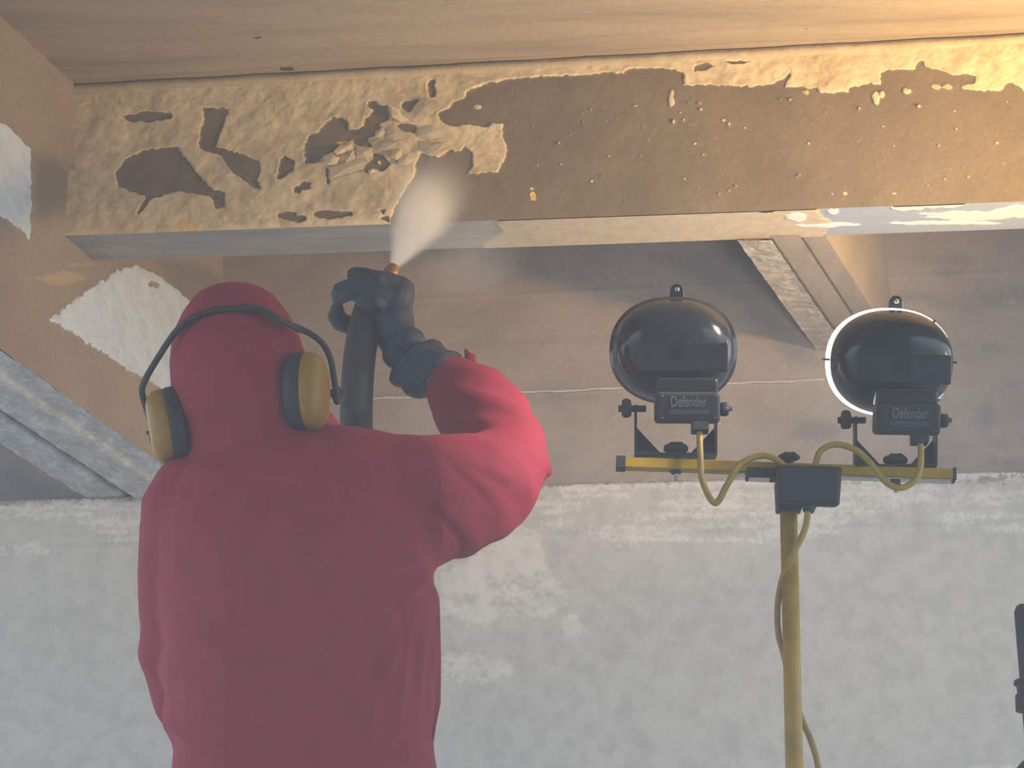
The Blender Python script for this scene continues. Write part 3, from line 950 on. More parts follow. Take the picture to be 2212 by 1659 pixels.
add_tube(bm, [(hc.x, PY - .01, hc.z - .08), (hc.x + .03, PY, hc.z - .2), (HX, PY, neck.z - .12)], [.06, .06, .08], 16)
shR, shL = A_(860, 1085, 0), A_(430, 1100, 0)
add_rings(bm, [ring_h(Vector((HX, PY, z_)), a, b_) for z_, a, b_ in ((shR.z + .03, .13, .07), (shR.z - .03, .17, .10), (1.25, .165, .11), (1.08, .15, .10), (.95, .17, .11), (.84, .16, .11))])
elR, wrR = A_(1090, 990, .16), A_(905, 760, .33)
elL, wrL = A_(412, 1495, .12), A_(735, 1160, .31)
add_tube(bm, [Vector((HX, PY, shR.z)), shR, elR], [.08, .058, .045], 14)
add_tube(bm, [elR, wrR, A_(885, 745, .345)], [.045, .030, .022], 14)
add_tube(bm, [Vector((HX, PY, shL.z)), shL, elL], [.08, .055, .042], 14)
add_tube(bm, [elL, wrL, A_(755, 1125, .31)], [.042, .030, .028], 14)
for s in (-1, 1):
    add_tube(bm, [(HX + s * .085, PY, .88), (HX + s * .12, PY + .01, .5), (HX + s * .135, PY, .12)], [.09, .058, .042], 14)
    add_tube(bm, [(HX + s * .135, PY, .08), (HX + s * .145, PY + .14, .055)], [.042, .035], 12)
me = remeshed(bm, 0.008, 4, 0.5)
link('body', me, M['skin'], person)
for s in (-1, 1):
    bm = bmesh.new()
    bmesh.ops.create_uvsphere(bm, u_segments=12, v_segments=8, radius=.012, matrix=Matrix.Translation((hc.x + s * .031, nf - .012, hc.z + .012)))
    obj('eye', bm, M['eye'], person)
    bm = bmesh.new()
    bx = HX + s * .135
    add_rings(bm, [ring_h(Vector((bx, PY + .045, 0.0)), .052, .15), ring_h(Vector((bx, PY + .045, .03)), .054, .152), ring_h(Vector((bx, PY + .05, .07)), .050, .135), ring_h(Vector((bx, PY + .01, .12)), .052, .085), ring_h(Vector((bx, PY, .20)), .058, .062), ring_h(Vector((bx, PY, .30)), .060, .062)])
    obj('boot', bm, M['boot'], person)

# ---- gloves ----------------------------------------------------------
def glove(parts, name, cuff=None):
    bm = bmesh.new()
    for pts, rad in parts:
        add_tube(bm, pts, rad, 14)
    me = remeshed(bm, 0.0032, 3, 0.45)
    C = coords(me); Nn = normals(me)
    D = 0.0028 * fbm(C * 24, 3, 81) + 0.001 * fbm(C * 90, 2, 85)
    if cuff is not None:
        D += cuff(C)
    setco(me, C + Nn * D[:, None])
    return link(name, me, M['glove'], person)
h_ = .36
G = lambda px, py, dy: atY(px, py, PY + dy)
RH = [
 ([G(855, 700, .34), G(852, 670, .34), G(862, 640, .345), G(868, 622, .35)], [.036, .036, .034, .026]),          # back of hand
 ([G(835, 705, .35), G(828, 680, .355), G(832, 655, .36)], [.036, .032, .028]),                                       # palm side
 ([G(876, 620, .35), G(843, 608, .335), G(797, 594, .33), G(768, 595, .335)], [.0185, .0175, .0165, .0155]),          # index over the nozzle
 ([G(866, 634, .335), G(818, 611, .315), G(765, 612, .315), G(733, 628, .33), G(728, 640, .345)], [.019, .018, .017, .016, .014]),  # middle
 ([G(856, 655, .33), G(808, 633, .31), G(760, 632, .31), G(732, 642, .33)], [.019, .0175, .0165, .0145]),             # ring
 ([G(845, 678, .33), G(812, 655, .31), G(778, 650, .315)], [.0175, .016, .014]),                                      # little
 ([G(835, 705, .37), G(800, 706, .41), G(764, 709, .405), G(737, 697, .385), G(725, 679, .365), G(727, 664, .355)], [.024, .023, .0215, .0195, .0175, .015]),  # thumb round the far side
 ([G(850, 690, .34), G(862, 728, .335), G(890, 765, .325), G(925, 795, .315), G(956, 812, .305)], [.040, .040, .044, .053, .059]),  # wrist to gauntlet
 ([G(840, 705, .35), G(848, 735, .345), G(880, 790, .33), G(905, 815, .32)], [.030, .032, .040, .046]),
]
c0 = np.array(G(900, 775, .33)); dd = np.array((G(960, 830, .31) - G(850, 690, .34)).normalized())
def cuffwr(C):
    t = (C - c0) @ dd
    return -0.010 * np.exp(-((t + .012) / .010) ** 2) + 0.006 * np.exp(-((t - .012) / .012) ** 2) + .002 * np.sin(t / .05 * 6.28)
glove(RH, 'glove', cuffwr)
LH = [
 ([G(735, 1150, .31), G(745, 1120, .31), G(752, 1100, .31)], [.040, .042, .034]),
 ([G(745, 1085, .32), G(760, 1080, .36), G(800, 1085, .38), G(815, 1090, .35)], [.018, .017, .016, .014]),
 ([G(745, 1105, .32), G(760, 1102, .365), G(800, 1106, .385), G(817, 1112, .35)], [.018, .017, .016, .014]),
 ([G(745, 1127, .32), G(758, 1125, .365), G(798, 1128, .385), G(815, 1134, .35)], [.018, .017, .016, .014]),
 ([G(742, 1148, .32), G(756, 1146, .36), G(790, 1150, .375), G(808, 1154, .35)], [.016, .015, .014, .012]),
 ([G(745, 1120, .29), G(775, 1090, .265), G(800, 1080, .28)], [.022, .018, .016]),
 ([G(738, 1150, .31), G(700, 1200, .30), G(662, 1248, .29)], [.038, .045, .058]),
]
glove(LH, 'glove')
# torn sleeve lip standing over the gauntlet
bm = bmesh.new()
add_tube(bm, [G(1008, 792, .29), G(1014, 770, .285), G(1006, 756, .285)], [.014, .010, .004], 8)
add_tube(bm, [G(1008, 792, .29), G(1022, 775, .285), G(1024, 765, .285)], [.016, .008, .003], 8)
me = remeshed(bm, 0.003, 3)
link('sleeve_lip', me, M['red'], person)
bm = bmesh.new()
add_prism(bm, [G(925, 1312, -.02), G(950, 1310, 0), G(953, 1420, 0), G(952, 1520, 0), G(935, 1600, -.02), G(915, 1500, -.03)], Vector((-.003, .02, 0)))
obj('side_seam_flap', bm, M['red'], person)

# ------------------------------------------------------------------ ear defenders
ear = empty('ear_defenders', atY(520, 800, PY))
tag(ear, 'pair of mustard and black ear defenders worn over the red hood', 'ear defenders')
def cup(px, py, ax, up, hgt, wid, t_c, t_s, px_c):
    """ax = outward axis, up = long axis of the cup"""
    c = G(px, py, px_c)
    ax = Vector(ax).normalized(); up = (Vector(up) - ax * Vector(up).dot(ax)).normalized(); sd = ax.cross(up)
    def rg(o, f, n=32):
        return [c + ax * o + up * (hgt * f * math.copysign(abs(math.cos(2 * math.pi * k / n)) ** .9, math.cos(2 * math.pi * k / n))) + sd * (wid * f * math.copysign(abs(math.sin(2 * math.pi * k / n)) ** .9, math.sin(2 * math.pi * k / n))) for k in range(n)]
    bm = bmesh.new()
    add_rings(bm, [rg(0, .86), rg(t_c * .12, .96), rg(t_c * .45, 1.0), rg(t_c * .85, .99), rg(t_c, .93)])
    cu = obj('ear_cushion', bm, M['black_matt'], ear)
    bm = bmesh.new()
    add_rings(bm, [rg(t_c * .95, .96), rg(t_c + t_s * .15, .98), rg(t_c + t_s * .55, .93), rg(t_c + t_s * .85, .80), rg(t_c + t_s * .97, .62), rg(t_c + t_s, .4)])
    sh = obj('ear_cup', bm, M['muff_yellow'], ear)
    bm = bmesh.new()
    e = c + ax * (t_c + t_s)
    return c, ax, up, e
cR = cup(626, 850, (1, -.22, .02), (.0, 0, 1), .076, .055, .034, .034, -.085)
cL = cup(398, 915, (-1, -.12, -.22), (-.26, 0, 1), .074, .052, .030, .036, -.02)
def wire(pts, r_, name, mat='black_matt'):
    bm = bmesh.new()
    add_tube(bm, spline(pts, 6), r_, 10)
    return obj(name, bm, M[mat], ear)
wire([G(728, 868, -.02), G(722, 820, -.03), G(712, 770, -.05), G(690, 735, -.07), G(645, 708, -.09), G(598, 692, -.13)], .0058, 'band_wire')
wire([G(336, 944, -.02), G(322, 900, -.03), G(307, 850, -.04), G(313, 822, -.05), G(340, 775, -.07), G(375, 722, -.10), G(400, 697, -.12)], .0062, 'band_wire')
# flat headband across the crown: a curved strap with thickness
pts = spline([G(372, 728, -.09), G(398, 696, -.115), G(450, 672, -.125), G(510, 664, -.128), G(560, 668, -.128), G(600, 688, -.125), G(655, 716, -.085)], 8)
bm = bmesh.new()
rings = []
for i, p in enumerate(pts):
    d = (pts[min(i + 1, len(pts) - 1)] - pts[max(i - 1, 0)]).normalized()
    wv = Vector((0, .75, .66)); wv = (wv - d * wv.dot(d)).normalized(); nn = wv.cross(d).normalized()
    k = i / (len(pts) - 1)
    hw = .005 + .0085 * math.sin(math.pi * k) ** .7
    rings.append([p + wv * hw - nn * .003, p + wv * hw + nn * .003, p + wv * (hw * .3) + nn * .0012, p - wv * (hw * .3) + nn * .0012, p - wv * hw + nn * .003, p - wv * hw - nn * .003])
add_rings(bm, rings)
bmesh.ops.recalc_face_normals(bm, faces=bm.faces)
obj('headband', bm, M['black_matt'], ear)
for (x, y, s) in ((724, 850, 1), (334, 938, -1)):
    bm = bmesh.new()
    add_tube(bm, [G(x - 12 * s, y - 1, -.02), G(x + 4 * s, y, -.02)], .0075, 10)
    add_tube(bm, [G(x + 4 * s, y - 8, -.02), G(x + 3 * s, y + 12, -.02)], .008, 10)
    add_tube(bm, [G(x + 4 * s, y - 2, -.02), G(x + 13 * s, y - 3, -.02)], [.006, .005], 8)
    obj('pivot', bm, M['black_matt'], ear)

# ------------------------------------------------------------------ hose and spray
hose = empty('blasting_hose', G(775, 900, .30))
tag(hose, 'thick black blasting hose with a small nozzle gripped by the gloved hand', 'hose')
bm = bmesh.new()
hp = spline([G(806, 655, .365), G(792, 690, .355), G(778, 760, .335), G(771, 850, .33), G(770, 950, .33), G(775, 1100, .33), G(770, 1300, .34), G(760, 1600, .36), Vector((-.33, 4.35, .45)), Vector((-.36, 4.45, .12)), Vector((-.2, 4.7, .037)), Vector((.4, 5.0, .037)), Vector((1.4, 5.2, .037)), Vector((2.4, 5.3, .037))], 14)
rad = []
for i, p in enumerate(hp):
    rad.append(.0325 + (.0012 if i % 2 else 0))
add_tube(bm, hp, rad, 20)
obj('hose_body', bm, M['hose'], hose)
bm = bmesh.new()
nd = (G(850, 574, .40) - G(812, 650, .365)).normalized()
add_tube(bm, [G(806, 660, .365), G(815, 638, .37), G(832, 605, .385)], [.030, .022, .016], 16)
obj('coupling', bm, M['hose'], hose)
bm = bmesh.new()
add_tube(bm, [G(836, 604, .37), G(844, 590, .372), G(847, 583, .373)], [.0150, .0158, .015], 16)
obj('nozzle', bm, M['brass'], hose)

# spray: a cone of water and grit, a real volume from the nozzle to the beam
tip = G(850, 578, .375)
hit = onplane(948, 392, FO - BN * 0.03, BN)
axis = (hit - tip)
L = axis.length
ax = axis.normalized()
sa, sb = frame(ax)
sb = -sb
bm = bmesh.new()
rings = []
for k in range(15):
    t = k / 14
    rd_ = .009 + .125 * t ** .95 * (1 if t < .8 else 1)
    rings.append([tip + axis * t * 1.0 + sa * rd_ * math.cos(2 * math.pi * j / 24) + sb * rd_ * math.sin(2 * math.pi * j / 24) for j in range(24)])
add_rings(bm, rings)
bmesh.ops.recalc_face_normals(bm, faces=bm.faces)
def vol_mat(name, dens, col=(1, 1, 1), aniso=0.0, plume=None):
    m = bpy.data.materials.new(name)
    m.use_nodes = True
    nt = m.node_tree
    nt.nodes.remove(nt.nodes['Principled BSDF'])
    v = N(nt, 'ShaderNodeVolumeScatter')
    v.inputs['Color'].default_value = rgb(col)
    v.inputs['Anisotropy'].default_value = aniso
    v.inputs['Density'].default_value = dens
    nt.links.new(v.outputs[0], nt.nodes['Material Output'].inputs['Volume'])
    if plume:
        plume(nt, v)
    return m
def plume(nt, v):
    # object space: the spray object's z axis runs along the jet, 0 at the nozzle, L at the beam
    c = N(nt, 'ShaderNodeTexCoord')
    s = N(nt, 'ShaderNodeSeparateXYZ')
    nt.links.new(c.outputs['Object'], s.inputs[0])
    r2 = math_(nt, 'SQRT', math_(nt, 'ADD', math_(nt, 'MULTIPLY', s.outputs[0], s.outputs[0]), math_(nt, 'MULTIPLY', s.outputs[1], s.outputs[1])), 0)
    zn = math_(nt, 'DIVIDE', s.outputs[2], L)
    wd = math_(nt, 'ADD', math_(nt, 'MULTIPLY', math_(nt, 'POWER', math_(nt, 'MAXIMUM', zn, 0.0), .95), .125), .009)
    q = math_(nt, 'DIVIDE', r2, wd)
    f = ramp(nt, q, 0.05, 0.98, 1.0, 0.0)
    fz = ramp(nt, zn, 0.42, 1.0, 1.0, 0.06)
    inv = math_(nt, 'DIVIDE', .55, math_(nt, 'ADD', wd, .012))
    nz_ = ramp(nt, tex(nt, 18, 3, .5), .25, .75, .7, 1.2)
    d = math_(nt, 'MULTIPLY', math_(nt, 'MULTIPLY', f, fz), math_(nt, 'MULTIPLY', inv, nz_))
    nt.links.new(math_(nt, 'MULTIPLY', d, 3.2), v.inputs['Density'])
me = bpy.data.meshes.new('water_spray')
bm.to_mesh(me); bm.free()
Rm = Matrix((sa, sb, ax)).transposed().to_4x4()
Tm = Matrix.Translation(tip) @ Rm
me.transform(Tm.inverted())
sp = bpy.data.objects.new('water_spray', me)
COL.objects.link(sp)
sp.matrix_world = Tm
me.materials.append(vol_mat('white_spray', 1, (1, .98, .97), 0.0, plume))
tag(sp, 'white cone of spray shooting from the nozzle onto the beam', 'spray', kind='stuff')

# faint puff of rebounding mist below the beam
def puff(nt, v):
    c = N(nt, 'ShaderNodeTexCoord')
    ln_ = N(nt, 'ShaderNodeVectorMath'); ln_.operation = 'LENGTH'
    nt.links.new(c.outputs['Object'], ln_.inputs[0])
    f = ramp(nt, ln_.outputs['Value'], 0.1, 0.98, 1.0, 0.0)
    nt.links.new(math_(nt, 'MULTIPLY', math_(nt, 'MULTIPLY', f, ramp(nt, tex(nt, 2.2, 3, .5), .3, .7, .4, 1.2)), 1.5), v.inputs['Density'])
bm = bmesh.new()
bmesh.ops.create_icosphere(bm, subdivisions=3, radius=1.0)
me = bpy.data.meshes.new('mist_puff')
bm.to_mesh(me); bm.free()
me.materials.append(vol_mat('mist', 1, (1, 1, 1), 0.0, puff))
mp_ = bpy.data.objects.new('mist_puff', me)
COL.objects.link(mp_)
mp_.location = atY(1010, 560, 4.55)
mp_.scale = (.17, .20, .11)
tag(mp_, 'faint puff of rebounding mist to the right of the spray cone', 'mist', kind='stuff')

# haze filling the space under the slab
bm = bmesh.new()
add_box(bm, (0, 2.55, 1.45), Vector((2.4, 0, 0)), Vector((0, 3.2, 0)), Vector((0, 0, 1.5)))
hz = obj('dust_haze', bm, vol_mat('haze', 0.017, (0.86, 0.92, 1.0), 0.0), smooth=False)
tag(hz, 'thin bluish white dust haze filling the whole space', 'haze', kind='stuff')

bm = bmesh.new()
add_box(bm, (0, 2.5, 0.60), Vector((2.35, 0, 0)), Vector((0, 3.1, 0)), Vector((0, 0, 0.62)))
hz = obj('dust_haze', bm, vol_mat('low_haze', 0.018, (0.84, 0.91, 1.0), 0.0), smooth=False)
tag(hz, 'denser bluish dust lying low in front of the lower wall', 'haze', kind='stuff')

# ------------------------------------------------------------------ work lights
YL = 4.10
Lp = lambda px, py, dy=0.0: atY(px, py, YL + dy)
S = scale_at(Lp(1690, 1000))
X3, Y3 = Vector((1, 0, 0)), Vector((0, 1, 0))
RT = Vector((1, 0, 0))
UPV = Vector((0, -ST, CT))
stand = empty('twin_work_light', Vector((Lp(1705, 1100).x, YL, 0)))
tag(stand, 'yellow stand with two black halogen floodlights on a crossbar, right one lit', 'work light')
mt = Lp(1703, 1085); mb = Lp(1716, 1659)
dm = (mt - mb); 
fz = mb + dm * ((0.62 - mb.z) / dm.z)
bm = bmesh.new()
add_tube(bm, [fz, mt], .0165, 24, round_ends=False)
obj('mast', bm, M['yellow'], stand)
bm = bmesh.new()
fx = mb + dm * ((0.30 - mb.z) / dm.z)
add_tube(bm, [fx, fz + (mt - fz) * .02], .020, 24, round_ends=False)
obj('lower_mast', bm, M['yellow'], stand)
for k in range(3):
    a = math.radians(90 + 120 * k + 20)
    bm = bmesh.new()
    f = Vector((fx.x + .50 * math.cos(a), fx.y + .50 * math.sin(a), .014))
    add_tube(bm, [Vector((fx.x + .02 * math.cos(a), fx.y + .02 * math.sin(a), .50)), f], .012, 12)
    lg = obj('leg', bm, M['yellow'], stand)
bm = bmesh.new()
add_tube(bm, [fx + Z3 * .17, fx + Z3 * .23], .034, 16, round_ends=False)
obj('hub', bm, M['black_matt'], stand)

# crossbar, a square tube tilted a little
ca, cb = Lp(1348, 1002), Lp(2058, 1027)
cdv = (cb - ca).normalized()
upb = (Z3 - cdv * cdv.z).normalized()
yb = cdv.cross(upb)
bm = bmesh.new()
add_box(bm, (ca + cb) / 2, cdv * ((cb - ca).length / 2), yb * .0125, upb * .0105)
bevelled(obj('crossbar', bm, M['yellow'], stand, smooth=False), .002)
for e, s in ((ca, -1), (cb, 1)):
    bm = bmesh.new()
    add_box(bm, e + cdv * (s * (.006 if s < 0 else .002)), cdv * (.009 if s < 0 else .003), yb * .0140, upb * .0122)
    bevelled(obj('end_cap', bm, M['black_matt'], stand, smooth=False), .0015)
bm = bmesh.new()
add_box(bm, (ca * .3 + cb * .7) - upb * .0125 - cdv * .022, cdv * .205, yb * .010, upb * .0022)
bevelled(obj('bar_channel', bm, M['steel'], stand, smooth=False), .0008)

# junction box, clamp and top knob
jc = Lp(1745, 1050, -.035)
jx = (RT + Vector((0, 0, -.035))).normalized(); jz = (UPV * .75 + Z3 * .3 + RT * .02).normalized(); jz = (jz - jx * jz.dot(jx)).normalized(); jy = jx.cross(jz)
def rbox(c, ax_, ay, az, tx, ty, tz, name, mat, par, bev=.006, seg=3, taper=0.0):
    bm = bmesh.new()
    add_box(bm, c, ax_ * tx, ay * ty, az * tz)
    if taper:
        for v in bm.verts:
            r_ = v.co - c
            if r_.dot(az) < 0: v.co += ax_ * (-math.copysign(taper, r_.dot(ax_)))
    return bevelled(obj(name, bm, M[mat], par, smooth=False), bev, seg)
jb = rbox(jc, jx, jy, jz, .062, .024, .038, 'junction_box', 'black_matt', stand, .007, 3, .004)
rbox(jc - jy * .0 + jy * (-.026 if jy.y > 0 else .026), jx, jy, jz, .055, .003, .031, 'lid', 'black_matt', jb, .003)
for (sx, sz) in ((-1, 1), (1, 1), (1, -1), (-1, -1)):
    bm = bmesh.new()
    q = jc + jx * .050 * sx + jz * .029 * sz + jy * (-.030 if jy.y > 0 else .030)
    add_tube(bm, [q, q + jy * (.002)], .0026, 10, round_ends=False)
    obj('screw', bm, M['bracket'], jb)
rbox(Lp(1650, 1026, -.02), cdv, yb, upb, .034, .018, .009, 'bar_clamp', 'black_matt', stand, .002)
rbox(Lp(1640, 1034, -.02), cdv, yb, upb, .020, .012, .003, 'clamp_plate', 'steel', stand, .001)
rbox(Lp(1703, 1072, -.01), X3, Y3, Z3, .024, .020, .030, 'mast_clamp', 'black_matt', stand, .004)
def knob(c, axis_, r_, hgt, name, par, n=6, mat='black_matt'):
    axis_ = axis_.normalized()
    a, b = frame(axis_)
    bm = bmesh.new()
    seg = n * 6
    def rg(o, f, w_=.12):
        return [c + axis_ * o + (a * math.cos(2 * math.pi * k / seg) + b * math.sin(2 * math.pi * k / seg)) * r_ * f * (1 + w_ * math.cos(2 * math.pi * k * n / seg)) for k in range(seg)]
    add_rings(bm, [rg(-hgt * 1.7, .35, 0), rg(-hgt, .4, 0), rg(-hgt * .95, .8), rg(-hgt * .5, 1), rg(hgt * .5, 1), rg(hgt, .82), rg(hgt * 1.1, .4)])
    bmesh.ops.recalc_face_normals(bm, faces=bm.faces)
    return obj(name, bm, M[mat], par)
knob(Lp(1704, 988, -.01), Z3, .019, .006, 'clamp_knob', stand)
# lower gland of the box
bm = bmesh.new()
add_tube(bm, [Lp(1748, 1092, -.04), Lp(1746, 1106, -.04)], [.014, .010], 12, round_ends=False)
obj('cable_gland', bm, M['black_matt'], jb)

def cable(pts, name='cable', par=stand, r_=.0062):
    bm = bmesh.new()
    add_tube(bm, spline(pts, 10), r_, 12)
    return obj(name, bm, M['cable'], par)

def lamp_head(cx, cyy, lit, yaw):
    """cx,cyy: centre of the round housing in the photo"""
    c = Lp(cx, cyy, .05)
    F_ = Vector((math.sin(yaw), 1.0, .42)).normalized()          # direction the lamp throws, away and upward
    rt = Vector((math.cos(yaw), -math.sin(yaw), 0)).normalized()
    rt = (rt - F_ * rt.dot(F_)).normalized()
    up = rt.cross(F_).normalized()
    if up.z < 0: up = -up
    def rg(o, fx, fy, n=56, p=2.25, dx=0.0):
        return [c + F_ * o + rt * (dx + fx * math.copysign(abs(math.cos(2 * math.pi * k / n)) ** (2 / p), math.cos(2 * math.pi * k / n))) + up * (fy * math.copysign(abs(math.sin(2 * math.pi * k / n)) ** (2 / p), math.sin(2 * math.pi * k / n))) for k in range(n)]
    RX, RY = 143 * S, 121 * S
    bm = bmesh.new()
    k_ = .965 if lit else 1.0
    add_rings(bm, [rg(.026, RX * k_, RY * k_), rg(.018, RX * k_, RY * k_), rg(.014, RX * .955, RY * .955), rg(.004, RX * .945, RY * .94), rg(-.020, RX * .90, RY * .87), rg(-.040, RX * .80, RY * .75), rg(-.052, RX * .66, RY * .60), rg(-.058, RX * .45, RY * .42), rg(-.060, RX * .15, RY * .15)])
    bmesh.ops.recalc_face_normals(bm, faces=bm.faces)
    hd = obj('lamp_head', bm, M['black'], stand)
    if lit: tag(hd, 'lit lamp head with a glowing rim')
    else: tag(hd, 'unlit black lamp head')
    # glass and bezel
    bm = bmesh.new()
    if lit:
        add_rings(bm, [rg(.026, RX * .985, RY * .985, dx=-.0015), rg(.032, RX * 1.005, RY * 1.0, dx=-.002), rg(.050, RX * .96, RY * .96), rg(.062, RX * .8, RY * .8), rg(.070, RX * .4, RY * .4)])
    else:
        add_rings(bm, [rg(.027, RX * .94, RY * .94), rg(.040, RX * .92, RY * .92), rg(.052, RX * .7, RY * .7), rg(.058, RX * .3, RY * .3)])
    bmesh.ops.recalc_face_normals(bm, faces=bm.faces)
    obj('lens', bm, M['lit'] if lit else M['glass_dark'], hd)
    # rear ballast band with square edges
    bm = bmesh.new()
    add_box(bm, c - F_ * .030 + rt * .012 + up * -.012, rt * .090, F_ * .030, up * .029)
    bevelled(obj('rear_band', bm, M['black'], hd, smooth=False), .004)
    # hanging lug with hole
    lc = Lp(cx + 6, cyy - 124, .04)
    bm = bmesh.new()
    n = 20
    out = [lc + rt * (.013 * math.cos(math.pi * k / n)) + up * (.006 + .013 * math.sin(math.pi * k / n)) for k in range(n + 1)]
    out = [lc + rt * .015 - up * .022] + out + [lc - rt * .015 - up * .022]
    add_prism(bm, out, F_ * .010)
    bmesh.ops.recalc_face_normals(bm, faces=bm.faces)
    bevelled(obj('hanging_lug', bm, M['black'], hd, smooth=False), .002)
    knob(lc + up * .008 - F_ * .002, -F_, .005, .0015, 'lug_screw', hd, 5, 'steel')
    if lit:
        for a in (0.02, math.pi - .03, 0.85, -0.72):
            bm = bmesh.new()
            p = c + rt * (RX * 1.0 * math.cos(a)) + up * (RY * 1.0 * math.sin(a)) + F_ * .026 - rt * .003
            add_box(bm, p, (rt * math.cos(a) + up * math.sin(a)) * .0055, F_ * .014, (up * math.cos(a) - rt * math.sin(a)) * .0022)
            obj('rim_clip', bm, M['black'], hd, smooth=False)
    # terminal box with lettering
    tcn = Lp(cx + 28, cyy + 123, -.03)
    tb = rbox(tcn, rt, (F_ * .8 + Y3 * .2).normalized(), up, .062, .026, .030, 'terminal_box', 'black_matt', hd, .008, 3)
    rbox(tcn + up * .040 + F_ * .012, rt, F_, up, .060, .020, .018, 'box_shoulder', 'black', hd, .008, 2)
    cu = bpy.data.curves.new('lettering', 'FONT')
    cu.body = 'Defender'
    cu.size = .0215
    cu.align_x = 'CENTER'; cu.align_y = 'CENTER'
    cu.extrude = .0006
    cu.offset = .00035
    to = bpy.data.objects.new('tmp_text', cu)
    COL.objects.link(to)
    tm = evaluated(to)
    bpy.data.objects.remove(to)
    # text plane: x = rt, y = up, z towards the camera
    fwd = (F_ * .8 + Y3 * .2).normalized()
    upo = (up - rt * up.dot(rt)).normalized()
    zz_ = rt.cross(upo)
    R_ = Matrix((rt, upo, zz_)).transposed().to_4x4()
    tm.transform(Matrix.Translation(tcn - fwd * .0275 + up * .010 + rt * .001) @ R_ @ Matrix.Diagonal((.84, 1.35, 1, 1)))
    link('lettering', tm, M['letter'], hd, smooth=False)
    for k in range(3):
        bm = bmesh.new()
        add_box(bm, tcn - fwd * .0268 - up * (.006 + .003 * k) + rt * .001, rt * .038, fwd * .0008, up * .0006)
        obj('vent_line', bm, M['letter'], hd, smooth=False)
    for sx in (-1, 1):
        for sz in (-1, 1):
            bm = bmesh.new()
            q = tcn + rt * .050 * sx + up * .021 * sz - fwd * .0265
            add_tube(bm, [q, q - fwd * .0015], .0026, 8, round_ends=False)
            obj('box_screw', bm, M['bracket'], hd)
    # gland
    bm = bmesh.new()
    g0, g1 = Lp(cx + 56, cyy + 150, -.03), Lp(cx + 56, cyy + 176, -.03)
    add_box(bm, (g0 + g1) / 2, X3 * .0165, Y3 * .014, (g1 - g0) / 2)
    bevelled(obj('cable_gland', bm, M['black_matt'], hd, smooth=False), .002)
    # U bracket: two straps, a base plate and two gussets
    bxL, bxR = cx - 83, cx + 90
    byT, byB = cyy + 122, cyy + 227
    br = None
    for x, s in ((bxL, 1), (bxR, -1)):
        bm = bmesh.new()
        p0, p1 = Lp(x, byT), Lp(x, byB)
        add_box(bm, (p0 + p1) / 2, X3 * .0020, Y3 * .016, (p1 - p0) / 2)
        o_ = obj('bracket_strap', bm, M['bracket'], stand, smooth=False)
        bm = bmesh.new()
        tri = [Lp(x + 2 * s, byB - 62, .012), Lp(x + 58 * s, byB - 2, .012), Lp(x + 2 * s, byB - 2, .012)]
        add_prism(bm, tri, Y3 * .003)
        bmesh.ops.recalc_face_normals(bm, faces=bm.faces)
        obj('bracket_gusset', bm, M['bracket'], stand, smooth=False)
        # tightening knob at the top of the strap
        kp = Lp(x - 2 * s, byT + 3)
        knob(kp - X3 * .016 * s * (1 if s > 0 else .9), X3 * s, .0175 if s > 0 else .013, .009, 'tilt_knob', stand, 5)
        bm = bmesh.new()
        add_tube(bm, [kp - X3 * .018 * s, kp + X3 * .022 * s], .0065, 10, round_ends=False)
        obj('pivot_bolt', bm, M['bracket'], stand)
    bm = bmesh.new()
    p0, p1 = Lp(bxL, byB), Lp(bxR, byB)
    add_box(bm, (p0 + p1) / 2, (p1 - p0) / 2, Y3 * .016, Z3 * .0018)
    obj('bracket_base', bm, M['bracket'], stand, smooth=False)
    knob(Lp(cx + 4, cyy + 211), Z3, .021, .008, 'bracket_knob', stand, 6)
    bm = bmesh.new()
    add_tube(bm, [Lp(cx + 5, cyy + 228), Lp(cx + 5, cyy + 280)], .0045, 10, round_ends=False)
    obj('bracket_bolt', bm, M['steel'], stand)
    knob(Lp(cx + 4, cyy + 261), Z3, .0095, .005, 'bolt_nut', stand, 6, 'bracket')
    return c, F_
h1 = lamp_head(1456, 758, False, 0.0)
h2 = lamp_head(1930, 783, True, -0.05)
cable([Lp(1511, 930, -.03), Lp(1513, 985, -.035), Lp(1518, 1040, -.035), Lp(1545, 1087, -.03), Lp(1572, 1045, -.035), Lp(1600, 1003, -.035), Lp(1640, 985, -.035), Lp(1672, 990, -.035), Lp(1700, 1012, -.03)])
cable([Lp(1988, 955, -.03), Lp(1989, 1000, -.035), Lp(1978, 1036, -.04), Lp(1945, 1054, -.04), Lp(1912, 1040, -.04), Lp(1880, 1000, -.04), Lp(1848, 972, -.04), Lp(1805, 960, -.04), Lp(1772, 975, -.04), Lp(1760, 1010, -.03)])
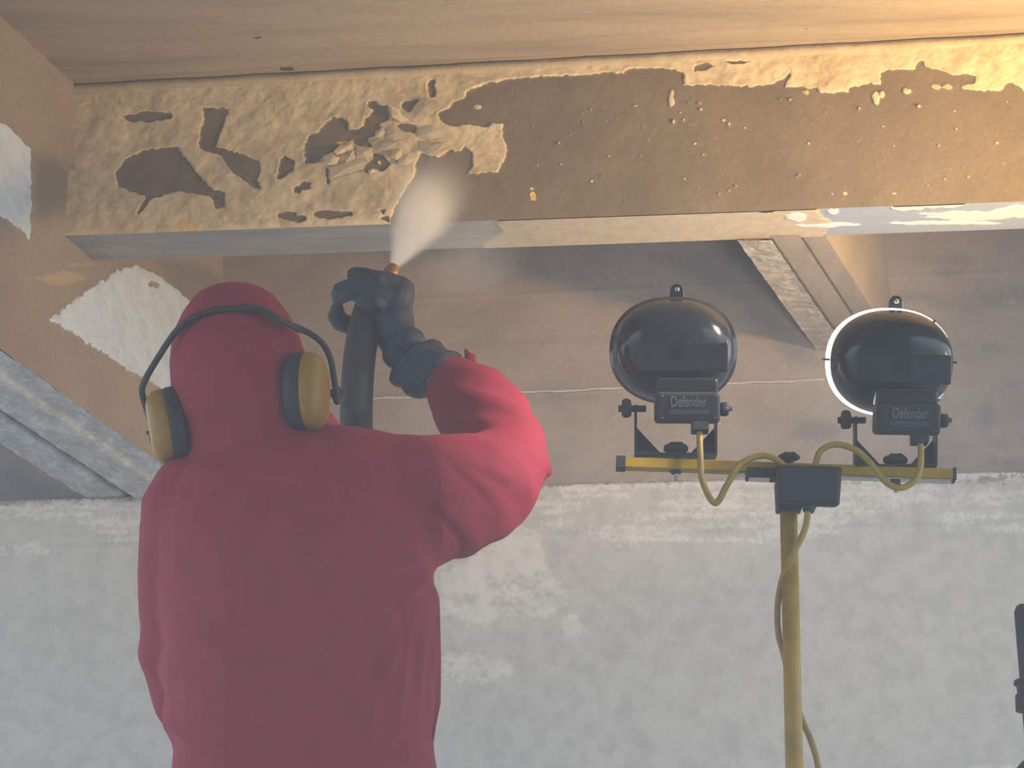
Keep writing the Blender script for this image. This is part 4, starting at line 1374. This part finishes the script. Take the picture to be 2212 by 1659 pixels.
cable([Lp(1746, 1102, -.04), Lp(1738, 1145, -.035), Lp(1712, 1200, -.03), Lp(1690, 1250, 0), Lp(1680, 1310, .02), Lp(1682, 1370, .02), Lp(1695, 1420, .025), Lp(1712, 1500, .03), Lp(1735, 1560, .025), Lp(1752, 1600, .02), Lp(1768, 1659, .02), Lp(1775, 1760, .02), Vector((.62, 4.2, .3)), Vector((.9, 4.4, .012)), Vector((1.8, 4.6, .012))])

# lamp behind the lit glass
c, F_ = h2
lamp('halogen_lamp_beam', 'SPOT', c + F_ * .085, 29, (1.0, 0.92, 0.86), c + F_ * 2, spot_size=math.radians(165), spot_blend=1.0, shadow_soft_size=0.06)

# ------------------------------------------------------------------ dark stand at the right edge
YR = 4.0
Rp = lambda px, py, dy=0.0: atY(px, py, YR + dy)
st2_ = empty('tripod_stand', Vector((Rp(2224, 1500).x, YR, 0)))
tag(st2_, 'dark metal stand pole with a clamp collar cut off by the right edge', 'stand')
bm = bmesh.new()
t0 = Rp(2224, 1322); xx = Rp(2224, 1500).x
add_tube(bm, [Vector((xx, YR, .35)), Vector((xx, YR, t0.z))], .0155, 18)
obj('pole', bm, M['black_matt'], st2_)
bm = bmesh.new()
zc0, zc1 = Rp(2224, 1535).z, Rp(2224, 1470).z
add_tube(bm, [Vector((xx, YR, zc0)), Vector((xx, YR, zc0 + .028)), Vector((xx, YR, zc0 + .031)), Vector((xx, YR, zc1 - .008)), Vector((xx, YR, zc1 - .007)), Vector((xx, YR, zc1))], [.027, .026, .022, .022, .027, .026], 18, round_ends=False)
obj('clamp_collar', bm, M['black_matt'], st2_)
bm = bmesh.new()
zh = Rp(2224, 1645).z
add_tube(bm, [Vector((xx, YR, zh - .09)), Vector((xx, YR, zh - .02)), Vector((xx, YR, zh))], [.040, .042, .024], 18, round_ends=False)
obj('hub', bm, M['black_matt'], st2_)
for k in range(3):
    a = math.radians(30 + 120 * k)
    bm = bmesh.new()
    add_tube(bm, [Vector((xx + .03 * math.cos(a), YR + .03 * math.sin(a), zh - .05)), Vector((xx + .42 * math.cos(a), YR + .42 * math.sin(a), .013))], .012, 10)
    obj('leg', bm, M['black_matt'], st2_)
